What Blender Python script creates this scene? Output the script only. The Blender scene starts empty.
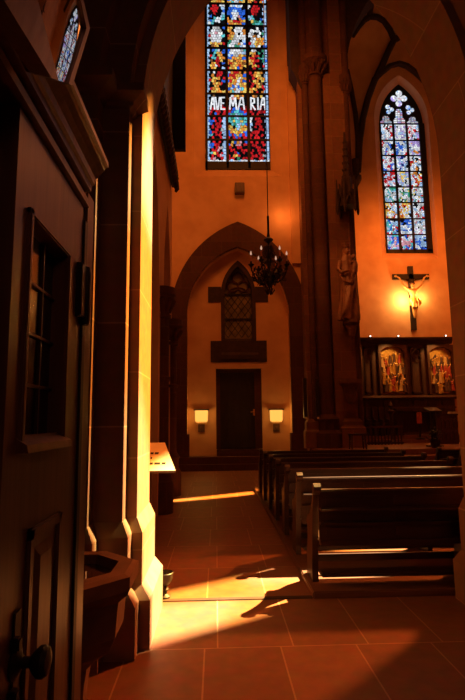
import bpy, bmesh, random
from math import *
from mathutils import Vector, Matrix

random.seed(7)
SC = bpy.context.scene
COL = SC.collection

# ------------------------------------------------------------------ camera
F, CX, CY, EYE = 500.0, 232.5, 350.0, 1.6
PSI, TH, RO = 0.034331, 0.138698, -0.012
ROT = Matrix.Rotation(-PSI, 3, 'Z') @ Matrix.Rotation(pi/2 + TH, 3, 'X') @ Matrix.Rotation(RO, 3, 'Z')
cd = bpy.data.cameras.new('camera')
cd.sensor_fit = 'VERTICAL'; cd.sensor_height = 36; cd.lens = 36*F/700.0
cd.clip_start = 0.05; cd.clip_end = 200
cam = bpy.data.objects.new('camera', cd); COL.objects.link(cam)
cam.matrix_world = Matrix.Translation((0, 0, EYE)) @ ROT.to_4x4()
SC.camera = cam

def ray(px, py):
    return ROT @ Vector(((px-CX)/F, -(py-CY)/F, -1.0))
def at(px, py, Y):
    d = ray(px, py); t = Y/d.y
    return Vector((d.x*t, Y, EYE + d.z*t))

# ------------------------------------------------------------------ materials
def nt(name):
    m = bpy.data.materials.new(name); m.use_nodes = True
    n = m.node_tree; n.nodes.clear()
    o = n.nodes.new('ShaderNodeOutputMaterial')
    return m, n, o
def mat(name, c1, c2=None, rough=0.7, scale=6.0, detail=4.0, bump=0.0, metal=0.0, spec=0.5, stretch=(1, 1, 1), coat=0.0, lo=0.35, hi=0.65):
    m, n, o = nt(name)
    b = n.nodes.new('ShaderNodeBsdfPrincipled')
    b.inputs['Roughness'].default_value = rough; b.inputs['Metallic'].default_value = metal
    b.inputs['Specular IOR Level'].default_value = spec; b.inputs['Coat Weight'].default_value = coat
    b.inputs['Coat Roughness'].default_value = 0.12
    tc = n.nodes.new('ShaderNodeTexCoord'); mp = n.nodes.new('ShaderNodeMapping'); mp.inputs['Scale'].default_value = stretch
    no = n.nodes.new('ShaderNodeTexNoise'); no.inputs['Scale'].default_value = scale; no.inputs['Detail'].default_value = detail
    rp = n.nodes.new('ShaderNodeValToRGB'); c2 = c2 or tuple(x*0.75 for x in c1)
    rp.color_ramp.elements[0].position = lo; rp.color_ramp.elements[1].position = hi
    rp.color_ramp.elements[0].color = (*c1, 1); rp.color_ramp.elements[1].color = (*c2, 1)
    n.links.new(tc.outputs['Object'], mp.inputs[0]); n.links.new(mp.outputs[0], no.inputs['Vector'])
    n.links.new(no.outputs['Fac'], rp.inputs[0]); n.links.new(rp.outputs[0], b.inputs['Base Color'])
    if bump:
        bp = n.nodes.new('ShaderNodeBump'); bp.inputs['Strength'].default_value = bump; bp.inputs['Distance'].default_value = 0.02
        n.links.new(no.outputs['Fac'], bp.inputs['Height']); n.links.new(bp.outputs[0], b.inputs['Normal'])
    n.links.new(b.outputs[0], o.inputs[0])
    return m
def mat_block(name, c1, c2, cm, bw, rh, mortar, plane='xz', off=(0, 0, 0), rough=0.8, offset=0.5, bump=0.2, spec=0.3):
    m, n, o = nt(name)
    b = n.nodes.new('ShaderNodeBsdfPrincipled'); b.inputs['Roughness'].default_value = rough; b.inputs['Specular IOR Level'].default_value = spec
    tc = n.nodes.new('ShaderNodeTexCoord'); sp = n.nodes.new('ShaderNodeSeparateXYZ'); cb = n.nodes.new('ShaderNodeCombineXYZ')
    n.links.new(tc.outputs['Object'], sp.inputs[0])
    ad = n.nodes.new('ShaderNodeMath'); ad.operation = 'ADD'
    if plane == 'xz':       # vertical walls of either direction: u = x + y
        n.links.new(sp.outputs['X'], ad.inputs[0]); n.links.new(sp.outputs['Y'], ad.inputs[1])
        n.links.new(ad.outputs[0], cb.inputs['X']); n.links.new(sp.outputs['Z'], cb.inputs['Y'])
    else:
        n.links.new(sp.outputs['X'], cb.inputs['X']); n.links.new(sp.outputs['Y'], cb.inputs['Y'])
    mp = n.nodes.new('ShaderNodeMapping'); mp.inputs['Location'].default_value = off
    n.links.new(cb.outputs[0], mp.inputs[0])
    br = n.nodes.new('ShaderNodeTexBrick'); br.offset = offset
    br.inputs['Scale'].default_value = 1.0; br.inputs['Brick Width'].default_value = bw; br.inputs['Row Height'].default_value = rh
    br.inputs['Mortar Size'].default_value = mortar; br.inputs['Mortar Smooth'].default_value = 0.1
    br.inputs['Color1'].default_value = (*c1, 1); br.inputs['Color2'].default_value = (*c2, 1); br.inputs['Mortar'].default_value = (*cm, 1)
    n.links.new(mp.outputs[0], br.inputs['Vector'])
    no = n.nodes.new('ShaderNodeTexNoise'); no.inputs['Scale'].default_value = 9; no.inputs['Detail'].default_value = 6
    n.links.new(tc.outputs['Object'], no.inputs['Vector'])
    mx = n.nodes.new('ShaderNodeMix'); mx.data_type = 'RGBA'; mx.blend_type = 'MULTIPLY'; mx.inputs['Factor'].default_value = 0.55
    n.links.new(br.outputs['Color'], mx.inputs[6]); n.links.new(no.outputs['Color'], mx.inputs[7])
    hs = n.nodes.new('ShaderNodeHueSaturation'); hs.inputs['Saturation'].default_value = 1.0; hs.inputs['Value'].default_value = 1.35
    n.links.new(mx.outputs[2], hs.inputs['Color']); n.links.new(hs.outputs[0], b.inputs['Base Color'])
    bp = n.nodes.new('ShaderNodeBump'); bp.inputs['Strength'].default_value = bump; bp.inputs['Distance'].default_value = 0.01
    n.links.new(no.outputs['Fac'], bp.inputs['Height']); n.links.new(bp.outputs[0], b.inputs['Normal'])
    n.links.new(b.outputs[0], o.inputs[0])
    return m
def mat_emit(name, c, s):
    m, n, o = nt(name)
    e = n.nodes.new('ShaderNodeEmission'); e.inputs['Color'].default_value = (*c, 1); e.inputs['Strength'].default_value = s
    n.links.new(e.outputs[0], o.inputs[0]); return m
def mat_glassattr(name, s):
    m, n, o = nt(name)
    a = n.nodes.new('ShaderNodeAttribute'); a.attribute_name = 'glass'
    no = n.nodes.new('ShaderNodeTexNoise'); no.inputs['Scale'].default_value = 14; no.inputs['Detail'].default_value = 3
    ma = n.nodes.new('ShaderNodeMapRange'); ma.inputs[1].default_value = .3; ma.inputs[2].default_value = .7
    ma.inputs[3].default_value = 0.6*s; ma.inputs[4].default_value = 1.3*s
    n.links.new(no.outputs['Fac'], ma.inputs[0])
    e = n.nodes.new('ShaderNodeEmission'); n.links.new(a.outputs['Color'], e.inputs['Color']); n.links.new(ma.outputs[0], e.inputs['Strength'])
    n.links.new(e.outputs[0], o.inputs[0]); return m
def mat_tint(name, cols, scale):
    m, n, o = nt(name)
    tc = n.nodes.new('ShaderNodeTexCoord'); v = n.nodes.new('ShaderNodeTexVoronoi'); v.inputs['Scale'].default_value = scale
    n.links.new(tc.outputs['Object'], v.inputs['Vector'])
    sp = n.nodes.new('ShaderNodeSeparateColor'); n.links.new(v.outputs['Color'], sp.inputs[0])
    rp = n.nodes.new('ShaderNodeValToRGB'); rp.color_ramp.interpolation = 'CONSTANT'
    while len(rp.color_ramp.elements) < len(cols): rp.color_ramp.elements.new(0.5)
    for i, c in enumerate(cols):
        rp.color_ramp.elements[i].position = i/len(cols); rp.color_ramp.elements[i].color = (*c, 1)
    n.links.new(sp.outputs[0], rp.inputs[0])
    t = n.nodes.new('ShaderNodeBsdfTransparent'); n.links.new(rp.outputs[0], t.inputs[0]); n.links.new(t.outputs[0], o.inputs[0])
    return m

M = {}
M['plaster'] = mat('plaster', (.72, .42, .22), (.62, .34, .17), rough=.9, scale=1.6, bump=.12)
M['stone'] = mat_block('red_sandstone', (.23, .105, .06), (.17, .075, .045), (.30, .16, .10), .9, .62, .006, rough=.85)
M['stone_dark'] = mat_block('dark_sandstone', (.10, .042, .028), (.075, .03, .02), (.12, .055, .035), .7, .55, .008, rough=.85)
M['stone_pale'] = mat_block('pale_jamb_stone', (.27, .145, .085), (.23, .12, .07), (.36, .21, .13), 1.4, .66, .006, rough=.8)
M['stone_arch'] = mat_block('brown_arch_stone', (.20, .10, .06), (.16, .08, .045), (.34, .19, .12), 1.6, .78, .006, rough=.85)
M['stone_plain'] = mat('carved_stone', (.17, .075, .045), (.10, .045, .03), rough=.85, scale=5, bump=.3)
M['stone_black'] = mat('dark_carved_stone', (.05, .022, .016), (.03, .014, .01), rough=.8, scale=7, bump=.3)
M['floor'] = mat_block('floor_slabs', (.24, .105, .055), (.20, .085, .045), (.38, .21, .12), .54, .97, .006, plane='xy', off=(.0, -.89+1.94, 0), rough=.5, offset=.17, bump=.25)
M['wood_dark'] = mat('dark_oak', (.055, .022, .012), (.032, .012, .007), rough=.38, scale=5, detail=8, stretch=(6, 6, .6), bump=.12)
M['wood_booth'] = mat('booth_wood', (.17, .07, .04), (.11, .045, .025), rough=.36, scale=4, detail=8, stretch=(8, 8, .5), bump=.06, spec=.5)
M['wood_pew'] = mat('pew_wood', (.05, .02, .011), (.03, .012, .007), rough=.4, scale=4, detail=8, stretch=(.6, 6, 6), bump=.06, spec=.6)
M['wood_red'] = mat('altar_wood', (.11, .04, .02), (.065, .024, .012), rough=.5, scale=5, stretch=(4, 4, .8), bump=.1)
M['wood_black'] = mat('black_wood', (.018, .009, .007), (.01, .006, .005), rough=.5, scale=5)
M['platform'] = mat('platform_boards', (.17, .07, .035), (.12, .05, .025), rough=.45, scale=3, detail=8, stretch=(.5, 10, 3), bump=.05)
M['iron'] = mat('black_iron', (.012, .009, .008), (.02, .014, .012), rough=.5, metal=.0, spec=.4, scale=20)
M['gloss'] = mat('polished_hood', (.09, .03, .012), (.06, .02, .009), rough=.03, scale=2, spec=.9, coat=0)
M['gloss'].node_tree.nodes['Principled BSDF'].inputs['IOR'].default_value = 2.4
for k_, v_ in (('Coat Weight', 1), ('Coat IOR', 2.6), ('Coat Roughness', .02)): M['gloss'].node_tree.nodes['Principled BSDF'].inputs[k_].default_value = v_
M['mirror'] = mat('glazed_hood', (.10, .04, .02), (.08, .03, .015), rough=.04, scale=2, spec=1.0, coat=1.0)
M['gold'] = mat('gilded', (.85, .50, .12), (.55, .27, .05), rough=.4, metal=.55, scale=9)
M['robe_red'] = mat('painted_red', (.50, .06, .03), (.32, .03, .02), rough=.6, scale=9)
M['robe_dark'] = mat('painted_brown', (.12, .05, .03), (.07, .03, .02), rough=.6, scale=9)
M['skin'] = mat('carved_limewood', (.70, .42, .16), (.55, .30, .10), rough=.5, scale=7)
M['statue'] = mat('statue_wood', (.24, .10, .055), (.14, .058, .034), rough=.5, scale=6, bump=.2)
M['candle'] = mat('candle_wax', (.75, .35, .25), (.65, .28, .2), rough=.5)
M['paper'] = mat('paper', (.85, .72, .52), (.8, .66, .46), rough=.8)
M['ink'] = mat('ink', (.03, .015, .01), rough=.8)
M['lead'] = mat('lead', (.008, .006, .006), (.014, .01, .01), rough=.6, metal=.3)
M['glass_dim'] = mat('leaded_green_glass', (.26, .20, .09), (.13, .10, .045), rough=.25, scale=3)
M['glass_black'] = mat('dark_glass', (.012, .008, .006), (.02, .012, .008), rough=.12, scale=3, spec=.8)
M['red_glass'] = mat('red_candle_glass', (.55, .12, .03), rough=.3)
M['white'] = mat('white_cloth', (.8, .72, .62), rough=.7)
M['leaf'] = mat('dark_leaf', (.02, .03, .012), (.012, .018, .008), rough=.5)
M['water'] = mat('holy_water', (.06, .035, .025), (.05, .03, .02), rough=.03, spec=1.0)
M['lampglow'] = mat_emit('lamp_glass_glow', (1, .44, .075), 1.35)
M['bulb'] = mat_emit('candle_bulb', (1, .55, .36), .62)
M['spotdot'] = mat_emit('spot_bulb', (1, .92, .8), 5.0)
M['stained'] = mat_glassattr('stained_glass', 1.0)
M['tint_sun'] = mat_tint('amber_window_glass', [(1, .92, .74), (1, .82, .48), (1, .97, .9), (1, .70, .34), (1, .88, .62)], .9)
M['tint_dark'] = mat_tint('sun_dimming_glass', [(.05, .012, .002), (.06, .014, .002), (.04, .01, .002)], 2.0)

# ------------------------------------------------------------------ mesh builder
class MB:
    def __init__(s): s.v = []; s.f = []; s.m = []; s.mi = 0
    def add(s, vs, fs):
        b = len(s.v); s.v += [tuple(v) for v in vs]
        for f in fs: s.f.append(tuple(b+i for i in f)); s.m.append(s.mi)
    def box(s, x0, x1, y0, y1, z0, z1, bev=0.0):
        if x0 > x1: x0, x1 = x1, x0
        if y0 > y1: y0, y1 = y1, y0
        if z0 > z1: z0, z1 = z1, z0
        if bev <= 0:
            vs = [(x, y, z) for z in (z0, z1) for y in (y0, y1) for x in (x0, x1)]
            s.add(vs, [(0, 2, 3, 1), (4, 5, 7, 6), (0, 1, 5, 4), (2, 6, 7, 3), (0, 4, 6, 2), (1, 3, 7, 5)])
        else:
            bm = bmesh.new(); bmesh.ops.create_cube(bm, size=1)
            for v in bm.verts:
                v.co = Vector(((x0+x1)/2+v.co.x*(x1-x0), (y0+y1)/2+v.co.y*(y1-y0), (z0+z1)/2+v.co.z*(z1-z0)))
            bmesh.ops.bevel(bm, geom=bm.edges[:], offset=bev, segments=2, affect='EDGES')
            bm.verts.index_update(); s.add([v.co[:] for v in bm.verts], [[v.index for v in f.verts] for f in bm.faces]); bm.free()
    def loft(s, rings, cap=True, closed=True):
        n = len(rings[0]); vs = [p for r in rings for p in r]; fs = []
        for i in range(len(rings)-1):
            for j in range(n if closed else n-1):
                k = (j+1) % n
                fs.append((i*n+j, i*n+k, (i+1)*n+k, (i+1)*n+j))
        if cap and closed:
            fs.append(tuple(range(n-1, -1, -1))); fs.append(tuple((len(rings)-1)*n+j for j in range(n)))
        s.add(vs, fs)
    def prism(s, poly, axis, a, b):
        """poly: (u,v) points; axis 'x': (u,v)=(y,z); 'y': (x,z); 'z': (x,y)"""
        def P(u, v, w): return {'x': (w, u, v), 'y': (u, w, v), 'z': (u, v, w)}[axis]
        s.loft([[P(u, v, a) for u, v in poly], [P(u, v, b) for u, v in poly]])
    def lathe(s, prof, c=(0, 0, 0), n=16, phase=0.0, sx=1, sy=1):
        s.loft([[(c[0]+r*sx*cos(2*pi*j/n+phase), c[1]+r*sy*sin(2*pi*j/n+phase), c[2]+z) for j in range(n)] for r, z in prof])
    def tube(s, pts, r, n=8, square=False, up=None):
        pts = [Vector(p) for p in pts]; rs = r if isinstance(r, (list, tuple)) else [r]*len(pts)
        rings = []; t0 = (pts[1]-pts[0]).normalized()
        u = Vector(up) if up else (Vector((0, 0, 1)) if abs(t0.z) < .9 else Vector((1, 0, 0)))
        for i, p in enumerate(pts):
            t = (pts[min(i+1, len(pts)-1)]-pts[max(i-1, 0)]).normalized()
            a = t.cross(u)
            if a.length < 1e-4: a = t.cross(Vector((1, 0.1, 0)))
            a.normalize(); b = a.cross(t).normalized(); u = b
            rings.append([tuple(p+(a*cos(2*pi*j/n+(pi/n if square else 0))+b*sin(2*pi*j/n+(pi/n if square else 0)))*rs[i]) for j in range(n)])
        s.loft(rings)
    def ball(s, c, rx, ry=None, rz=None, n=10, m=7):
        ry = ry or rx; rz = rz or rx
        s.loft([[(c[0]+rx*sin(pi*(i+.02)/(m+.04))*cos(2*pi*j/n), c[1]+ry*sin(pi*(i+.02)/(m+.04))*sin(2*pi*j/n), c[2]-rz*cos(pi*(i+.02)/(m+.04))) for j in range(n)] for i in range(m+1)])
    def build(s, name, mats, parent=None, smooth=False, loc=None):
        me = bpy.data.meshes.new(name); me.from_pydata(s.v, [], s.f)
        if not isinstance(mats, (list, tuple)): mats = [mats]
        for x in mats: me.materials.append(x)
        me.polygons.foreach_set('material_index', s.m)
        bm = bmesh.new(); bm.from_mesh(me); bmesh.ops.recalc_face_normals(bm, faces=bm.faces[:]); bm.to_mesh(me); bm.free()
        if smooth:
            me.polygons.foreach_set('use_smooth', [True]*len(me.polygons))
            try: me.set_sharp_from_angle(angle=radians(smooth if smooth is not True else 45))
            except Exception: pass
        o = bpy.data.objects.new(name, me); COL.objects.link(o)
        if parent: o.parent = parent
        if loc: o.location = loc
        return o

def empty(name, loc=(0, 0, 0)):
    o = bpy.data.objects.new(name, None); COL.objects.link(o); o.location = loc; o.empty_display_size = .2; return o
def tag(o, label=None, cat=None, group=None, kind=None):
    if label: o['label'] = label
    if cat: o['category'] = cat
    if group: o['group'] = group
    if kind: o['kind'] = kind
    return o
def struct(o, label, cat='wall'):
    return tag(o, label, cat, kind='structure')
def copy_thing(root):
    r = root.copy(); COL.objects.link(r)
    for ch in list(root.children):
        c = ch.copy(); COL.objects.link(c); c.parent = r
        for g in list(ch.children):
            d = g.copy(); COL.objects.link(d); d.parent = c
    return r

def pointed(u0, u1, zs, R, n=14):
    """points of a pointed arch from the left springing over the apex to the right springing"""
    mid = (u0+u1)/2; w = mid-u0; rise = sqrt(max(R*R-(R-w)**2, 0)); a1 = atan2(rise, R-w)
    L = [(u0+R-R*cos(a1*i/n), zs+R*sin(a1*i/n)) for i in range(n+1)]
    return L + [(u0+u1-u, z) for u, z in reversed(L[:-1])]
def arch_wall(mb, ax, u0, u1, z0, z1, v0, v1, ops, n=14):
    """wall along ax ('x' or 'y'), thickness v0..v1, ops: (a,b,sill,spring,R)"""
    P = (lambda u, v, z: (u, v, z)) if ax == 'x' else (lambda u, v, z: (v, u, z))
    def q(a, b, c, d):
        for v in (v0, v1): mb.add([P(a[0], v, a[1]), P(b[0], v, b[1]), P(c[0], v, c[1]), P(d[0], v, d[1])], [(0, 1, 2, 3)])
    def rev(a, b): mb.add([P(a[0], v0, a[1]), P(b[0], v0, b[1]), P(b[0], v1, b[1]), P(a[0], v1, a[1])], [(0, 1, 2, 3)])
    cur = u0
    for a, b, sill, spring, R in sorted(ops):
        if a > cur: q((cur, z0), (a, z0), (a, z1), (cur, z1))
        pts = pointed(a, b, spring, R, n) if R else [(a, spring), (b, spring)]
        if sill > z0: q((a, z0), (b, z0), (b, sill), (a, sill)); rev((a, sill), (b, sill))
        for p, r in zip(pts, pts[1:]):
            q(p, r, (r[0], z1), (p[0], z1)); rev(p, r)
        rev((a, sill), (a, spring)); rev((b, sill), (b, spring)); cur = b
    q((cur, z0), (u1, z0), (u1, z1), (cur, z1))
    rev((u0, z0), (u0, z1)); rev((u1, z0), (u1, z1)); rev((u0, z1), (u1, z1))
def arch_band(mb, inner, outer, y0, y1):
    k = len(inner)
    mb.loft([[(inner[i][0], y0, inner[i][1]), (outer[i][0], y0, outer[i][1]), (outer[i][0], y1, outer[i][1]), (inner[i][0], y1, inner[i][1])] for i in range(k)])

# ================================================================== SETTING
# ---- floor
mb = MB(); mb.box(-4.2, 10.8, -3.2, 20.4, -.2, 0)
struct(mb.build('floor', M['floor']), 'reddish stone slab floor of the church', 'floor')
mb = MB(); mb.box(.86, 3.72, 4.72, 11.75, 0, .06, .01)
struct(mb.build('trim_1', M['platform']), 'low wooden platform carrying the dark pews', 'platform')
mb = MB(); mb.box(-1.0, .86, 4.735, 4.80, -.05, .008, .004)
struct(mb.build('trim_17', M['stone_black']), 'thin dark threshold strip across the aisle floor', 'strip')
mb = MB(); mb.box(4.42, 9.5, 6.6, 11.75, 0, .06, .01)
struct(mb.build('trim_2', M['platform']), 'low wooden platform under the pews across the aisle', 'platform')
mb = MB(); mb.box(-4, 3.0, 16.2, 17.4, 0, .2); mb.box(-4, 3.0, 16.38, 17.4, .2, .42)
p = at(213, 452, 16.95); mb.box(.02, 1.5, 16.7, 17.4, .42, .62)
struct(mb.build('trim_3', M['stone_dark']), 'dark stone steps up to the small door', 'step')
mb = MB(); mb.box(3.0, 10.5, 13.6, 20.2, 0, .18); mb.box(3.0, 10.5, 13.9, 20.2, .18, .36); mb.box(3.0, 10.5, 14.2, 20.2, .36, .54); mb.box(3.0, 10.5, 14.5, 20.2, .54, .7)
mb.box(5.0, 10.5, 18.0, 20.2, .7, .82); mb.box(5.0, 10.5, 18.4, 20.2, .82, .95)
struct(mb.build('trim_4', M['floor']), 'raised stone floor of the side chapel with its steps', 'step')

# ---- near arch wall, three orders
def near_order(name, y0, y1, d, ztop, mt, label):
    mb = MB(); a, b = -.6-d, 2.25+d
    arch_wall(mb, 'x', -4.2, 10.8, 0, ztop, y0, y1, [(a, b, 0, 4.19, 2.78+d)], 22)
    struct(mb.build(name, mt), label, 'arch')
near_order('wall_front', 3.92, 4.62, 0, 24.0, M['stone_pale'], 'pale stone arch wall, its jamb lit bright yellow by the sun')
near_order('trim_5', 3.76, 3.92, .08, 9.0, M['stone_arch'], 'middle stepped order of the near arch')
near_order('trim_6', 3.59, 3.76, .29, 9.0, M['stone_arch'], 'outer stepped order of the near arch')
def stair(d, s=1):
    p = [(-.6+d, 4.62+d*.4), (-.6+d, 3.92-d), (-.68+d, 3.92-d), (-.68+d, 3.76-d), (-.89+d, 3.76-d), (-.89+d, 3.59-d), (-1.3, 3.59-d), (-1.3, 4.62+d*.4)]
    if s < 0: p = [(1.65-x, y) for x, y in p]
    return p
def rings(f, prof): return [[(x, y, z) for x, y in f(d)] for z, d in prof]
PL = [(0, .12), (.33, .12), (.42, .05), (.78, .05), (.88, .004)]
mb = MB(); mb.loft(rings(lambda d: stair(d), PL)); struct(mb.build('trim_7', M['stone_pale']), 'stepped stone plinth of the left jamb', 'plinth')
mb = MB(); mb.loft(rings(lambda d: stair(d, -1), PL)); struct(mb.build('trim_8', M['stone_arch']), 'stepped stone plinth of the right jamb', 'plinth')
for nm, x, y0, y1, lab in (('trim_9', -.68, 3.765, 3.92, 'moulded impost block at the middle order'), ('trim_10', -.89, 3.595, 3.76, 'moulded impost block at the outer order')):
    for sgn in (1, -1):
        mb = MB()
        def rr(d): 
            q = [(x-.5, y0-d), (x+d, y0-d), (x+d, y1), (x-.5, y1)]
            return q if sgn > 0 else [(1.65-a, b) for a, b in q]
        mb.loft(rings(rr, [(4.10, .004), (4.115, .03), (4.14, .04), (4.17, .10), (4.18, .13), (4.245, .13), (4.25, .004)]))
        struct(mb.build(nm if sgn > 0 else nm+'0', M['stone_arch']), lab + (' of the left jamb' if sgn > 0 else ' of the right jamb'), 'capital')
# ---- the room the camera stands in
mb = MB(); mb.box(-3.4, -3.2, -3.2, 3.59, 0, 9); struct(mb.build('wall_left', M['stone_dark']), 'side wall of the entrance bay', 'wall')
mb = MB(); mb.box(4.2, 4.4, -3.2, 3.59, 0, 9); struct(mb.build('wall_right', M['stone_dark']), 'right side wall of the entrance bay', 'wall')
mb = MB(); mb.box(-3.4, 4.4, -3.4, -3.2, 0, 9); struct(mb.build('wall_back', M['stone_dark']), 'rear wall of the entrance bay', 'wall')
mb = MB(); mb.box(-3.4, 4.4, -3.4, 3.76, 9, 9.2); struct(mb.build('ceiling', M['plaster']), 'ceiling of the entrance bay', 'ceiling')
# ---- nave shell
mb = MB(); mb.box(-4.2, 10.8, 3.8, 20.4, 24, 24.3); struct(mb.build('ceiling_nave', M['plaster']), 'high ceiling over the crossing', 'ceiling')
mb = MB(); mb.box(-4.2, -4.0, 4.62, 17.4, 0, 24); struct(mb.build('wall_west', M['plaster']), 'far left wall of the side aisle', 'wall')
# arcade wall on the left
mb = MB(); arch_wall(mb, 'y', 4.62, 11.25, 0, 24, -1.5, -1.0, [(5.1, 6.6, 0, 3.9, 2.6), (7.25, 8.72, 0, 3.9, 3.9), (9.5, 10.98, 0, 3.9, 3.9)])
struct(mb.build('wall_arcade', M['plaster']), 'orange plaster arcade wall with narrow pointed arches on the left', 'wall')
mb = MB(); mb.box(-1.7, -1.62, 4.7, 11.25, 0, 8); struct(mb.build('aisle_shade', M['stone_dark']), 'dark sheet standing in for the unlit aisle behind the arcade arches', 'wall')  # dark panel takes the place of the shaded aisle beyond the arches
def colonnette(name, x, y, zc, r, lab):
    mb = MB()
    mb.lathe([(r*1.7, 0), (r*1.7, .5), (r*1.35, .6), (r*1.35, .75), (r*1.5, .82), (r*1.05, .92), (r, 1.0), (r, 2.3), (r*1.2, 2.32), (r*1.2, 2.38), (r, 2.4), (r, zc-.5), (r*1.25, zc-.48), (r*1.25, zc-.42), (r*1.0, zc-.4), (r*1.1, zc-.2), (r*1.7, zc-.06), (r*1.9, zc-.05), (r*1.9, zc+.08), (r*1.2, zc+.1)], (x, y, 0), 14)
    for k in range(8):
        a = 2*pi*k/8
        mb.tube([(x+r*cos(a)*1.02, y+r*sin(a)*1.02, zc-.38), (x+r*cos(a)*1.35, y+r*sin(a)*1.35, zc-.24), (x+r*cos(a)*1.75, y+r*sin(a)*1.75, zc-.14), (x+r*cos(a)*1.55, y+r*sin(a)*1.55, zc-.2)], [.03, .05, .05, .025], 6)
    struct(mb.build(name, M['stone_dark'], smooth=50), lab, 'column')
colonnette('column_1', -.98, 9.1, 3.95, .13, 'slim stone column with leaf capital between the left arches')
colonnette('column_2', -1.02, 11.15, 3.75, .15, 'slim stone column at the far end of the arcade')

# ---- far wall with the arch recess
YW, YR = 16.6, 17.0
A = 0.78
Lo, Li = at(172.4, 288.7, YW), at(187.4, 315.6, YW)
Ro, Ri = at(306, 287, YW), at(288.8, 315, YW)
ui0, ui1, uo0, uo1 = -.95, 2.52, -1.5, 3.1
def Rof(u0, u1, zs, za):
    w = (u1-u0)/2; h = za-zs; return (h*h+w*w)/(2*w)
zs_i, zs_o = 5.12, 5.12
za_i, za_o = at(232, 247, YW).z, at(237, 222, YW).z
Ri_, Ro_ = Rof(ui0, ui1, zs_i, za_i), Rof(uo0, uo1, zs_o, za_o)
wb0, wb1 = at(206, 165, YW), at(270.5, 165, YW)
WX0, WX1, WZ0 = wb0.x, wb1.x, wb0.z
mb = MB()
arch_wall(mb, 'x', -4.2, 3.2, .42, 9.4, YW, YR+.1, [(ui0, ui1, .42, zs_i, Ri_)], 18)
arch_wall(mb, 'x', -4.2, 3.2, 9.4, 24, YW, YR+.1, [(WX0-.42, WX1+.42, WZ0-.42, 17.6, 3.2)], 12)
struct(mb.build('wall_far', M['plaster']), 'orange plaster far wall around the tall AVE MARIA window', 'wall')
d0, d1 = at(220, 372, YR), at(256, 450, YR)
DX0, DX1, DZ0, DZ1 = d0.x, d1.x, .62, d0.z
lw0, lw1 = at(223, 341, YR).x, at(254.5, 341, YR).x
LZ0, LZS, LZA = at(238, 341, YR).z, at(238, 294, YR).z, at(238, 264, YR).z
mb = MB()
zm = (DZ1+LZ0)/2
arch_wall(mb, 'x', -1.3, 2.9, .42, zm, YR, YR+.5, [(DX0-.14, DX1+.24, .62, DZ1+.12, 0)])
arch_wall(mb, 'x', -1.3, 2.9, zm, 9.0, YR, YR+.5, [(lw0, lw1, LZ0, LZS, Rof(lw0, lw1, LZS, LZA))], 10)
struct(mb.build('wall_recess', M['plaster']), 'plaster wall inside the pointed recess with the small door', 'wall')
mb = MB(); mb.box(2.66, 3.05, YW-.10, YW+.05, 6.9, 24)
struct(mb.build('trim_18', M['plaster']), 'flat plaster pilaster at the right edge of the far wall', 'pilaster')
# stone voussoir arch
mb = MB()
inn = pointed(ui0, ui1, zs_i, Ri_, 18); out = pointed(uo0, uo1, zs_o, Ro_, 18)
arch_band(mb, inn, out, YW-.04, YW+.12)
mb.box(uo0, ui0, YW-.04, YW+.12, .42, zs_i); mb.box(ui1, uo1, YW-.04, YW+.12, .42, zs_i)
mb.box(uo0-.1, ui0+.08, YW-.14, YW+.12, .42, 1.15); mb.box(ui1-.08, uo1+.1, YW-.14, YW+.12, .42, 1.15)
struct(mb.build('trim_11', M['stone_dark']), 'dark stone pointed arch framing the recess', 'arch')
# back of the recess, behind door and window
mb = MB(); mb.box(-1.3, 2.9, YR+.5, YR+.6, 0, 9.4); struct(mb.build('wall_outer', M['stone_dark']), 'masonry closing the back of the recess', 'wall')

# door
dr = MB(); dr.box(DX0, DX1, YR+.28, YR+.36, DZ0, DZ1)
for k in range(5):
    xa = DX0+(DX1-DX0)*k/5; dr.box(xa+.008, xa+(DX1-DX0)/5-.008, YR+.265, YR+.28, DZ0+.02, DZ1-.02)
door = dr.build('door_1', M['wood_black']); struct(door, 'dark plank door in the far recess', 'door')
mb = MB(); hp = at(254, 412, YR+.26); mb.box(hp.x-.03, hp.x+.03, YR+.24, YR+.265, hp.z-.12, hp.z+.1); mb.tube([(hp.x, YR+.26, hp.z), (hp.x, YR+.2, hp.z), (hp.x-.12, YR+.2, hp.z)], .013, 6)
mb.build('handle', M['gold'], door)
mb = MB(); mb.box(DX1, DX1+.24, YR+.2, YR+.4, .62, DZ1+.12); mb.box(DX0-.14, DX0, YR+.25, YR+.4, .62, DZ1+.12); mb.box(DX0-.14, DX1+.24, YR+.22, YR+.4, DZ1, DZ1+.12)
mb.build('frame', M['stone_dark'], door)

# lancet window over the door
w3 = MB(); ins = .07
gl = pointed(lw0+ins, lw1-ins, LZS, Rof(lw0, lw1, LZS, LZA)-ins, 10)
poly = [(lw0+ins, LZ0)] + gl + [(lw1-ins, LZ0)]
w3.prism(poly, 'y', YR+.24, YR+.26)
win3 = w3.build('window_3', M['glass_dim']); struct(win3, 'leaded lancet window with diamond panes over the door', 'window')
mb = MB(); ou = pointed(lw0-.06, lw1+.06, LZS, Rof(lw0-.06, lw1+.06, LZS, LZA+.12), 10)
arch_band(mb, gl, ou, YR-.03, YR+.3)
mb.box(lw0-.06, lw0+ins, YR-.03, YR+.3, LZ0, LZS); mb.box(lw1-ins, lw1+.06, YR-.03, YR+.3, LZ0, LZS)
bl, br_ = at(208, 287, YR), at(268, 302, YR)
mb.box(bl.x, lw0-.05, YR-.03, YR+.2, br_.z, bl.z); mb.box(lw1+.05, br_.x, YR-.03, YR+.2, br_.z, bl.z)
sl, sr = at(210.6, 341, YR), at(267, 362, YR)
mb.box(sl.x, sr.x, YR-.03, YR+.2, sr.z, sl.z)
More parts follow.
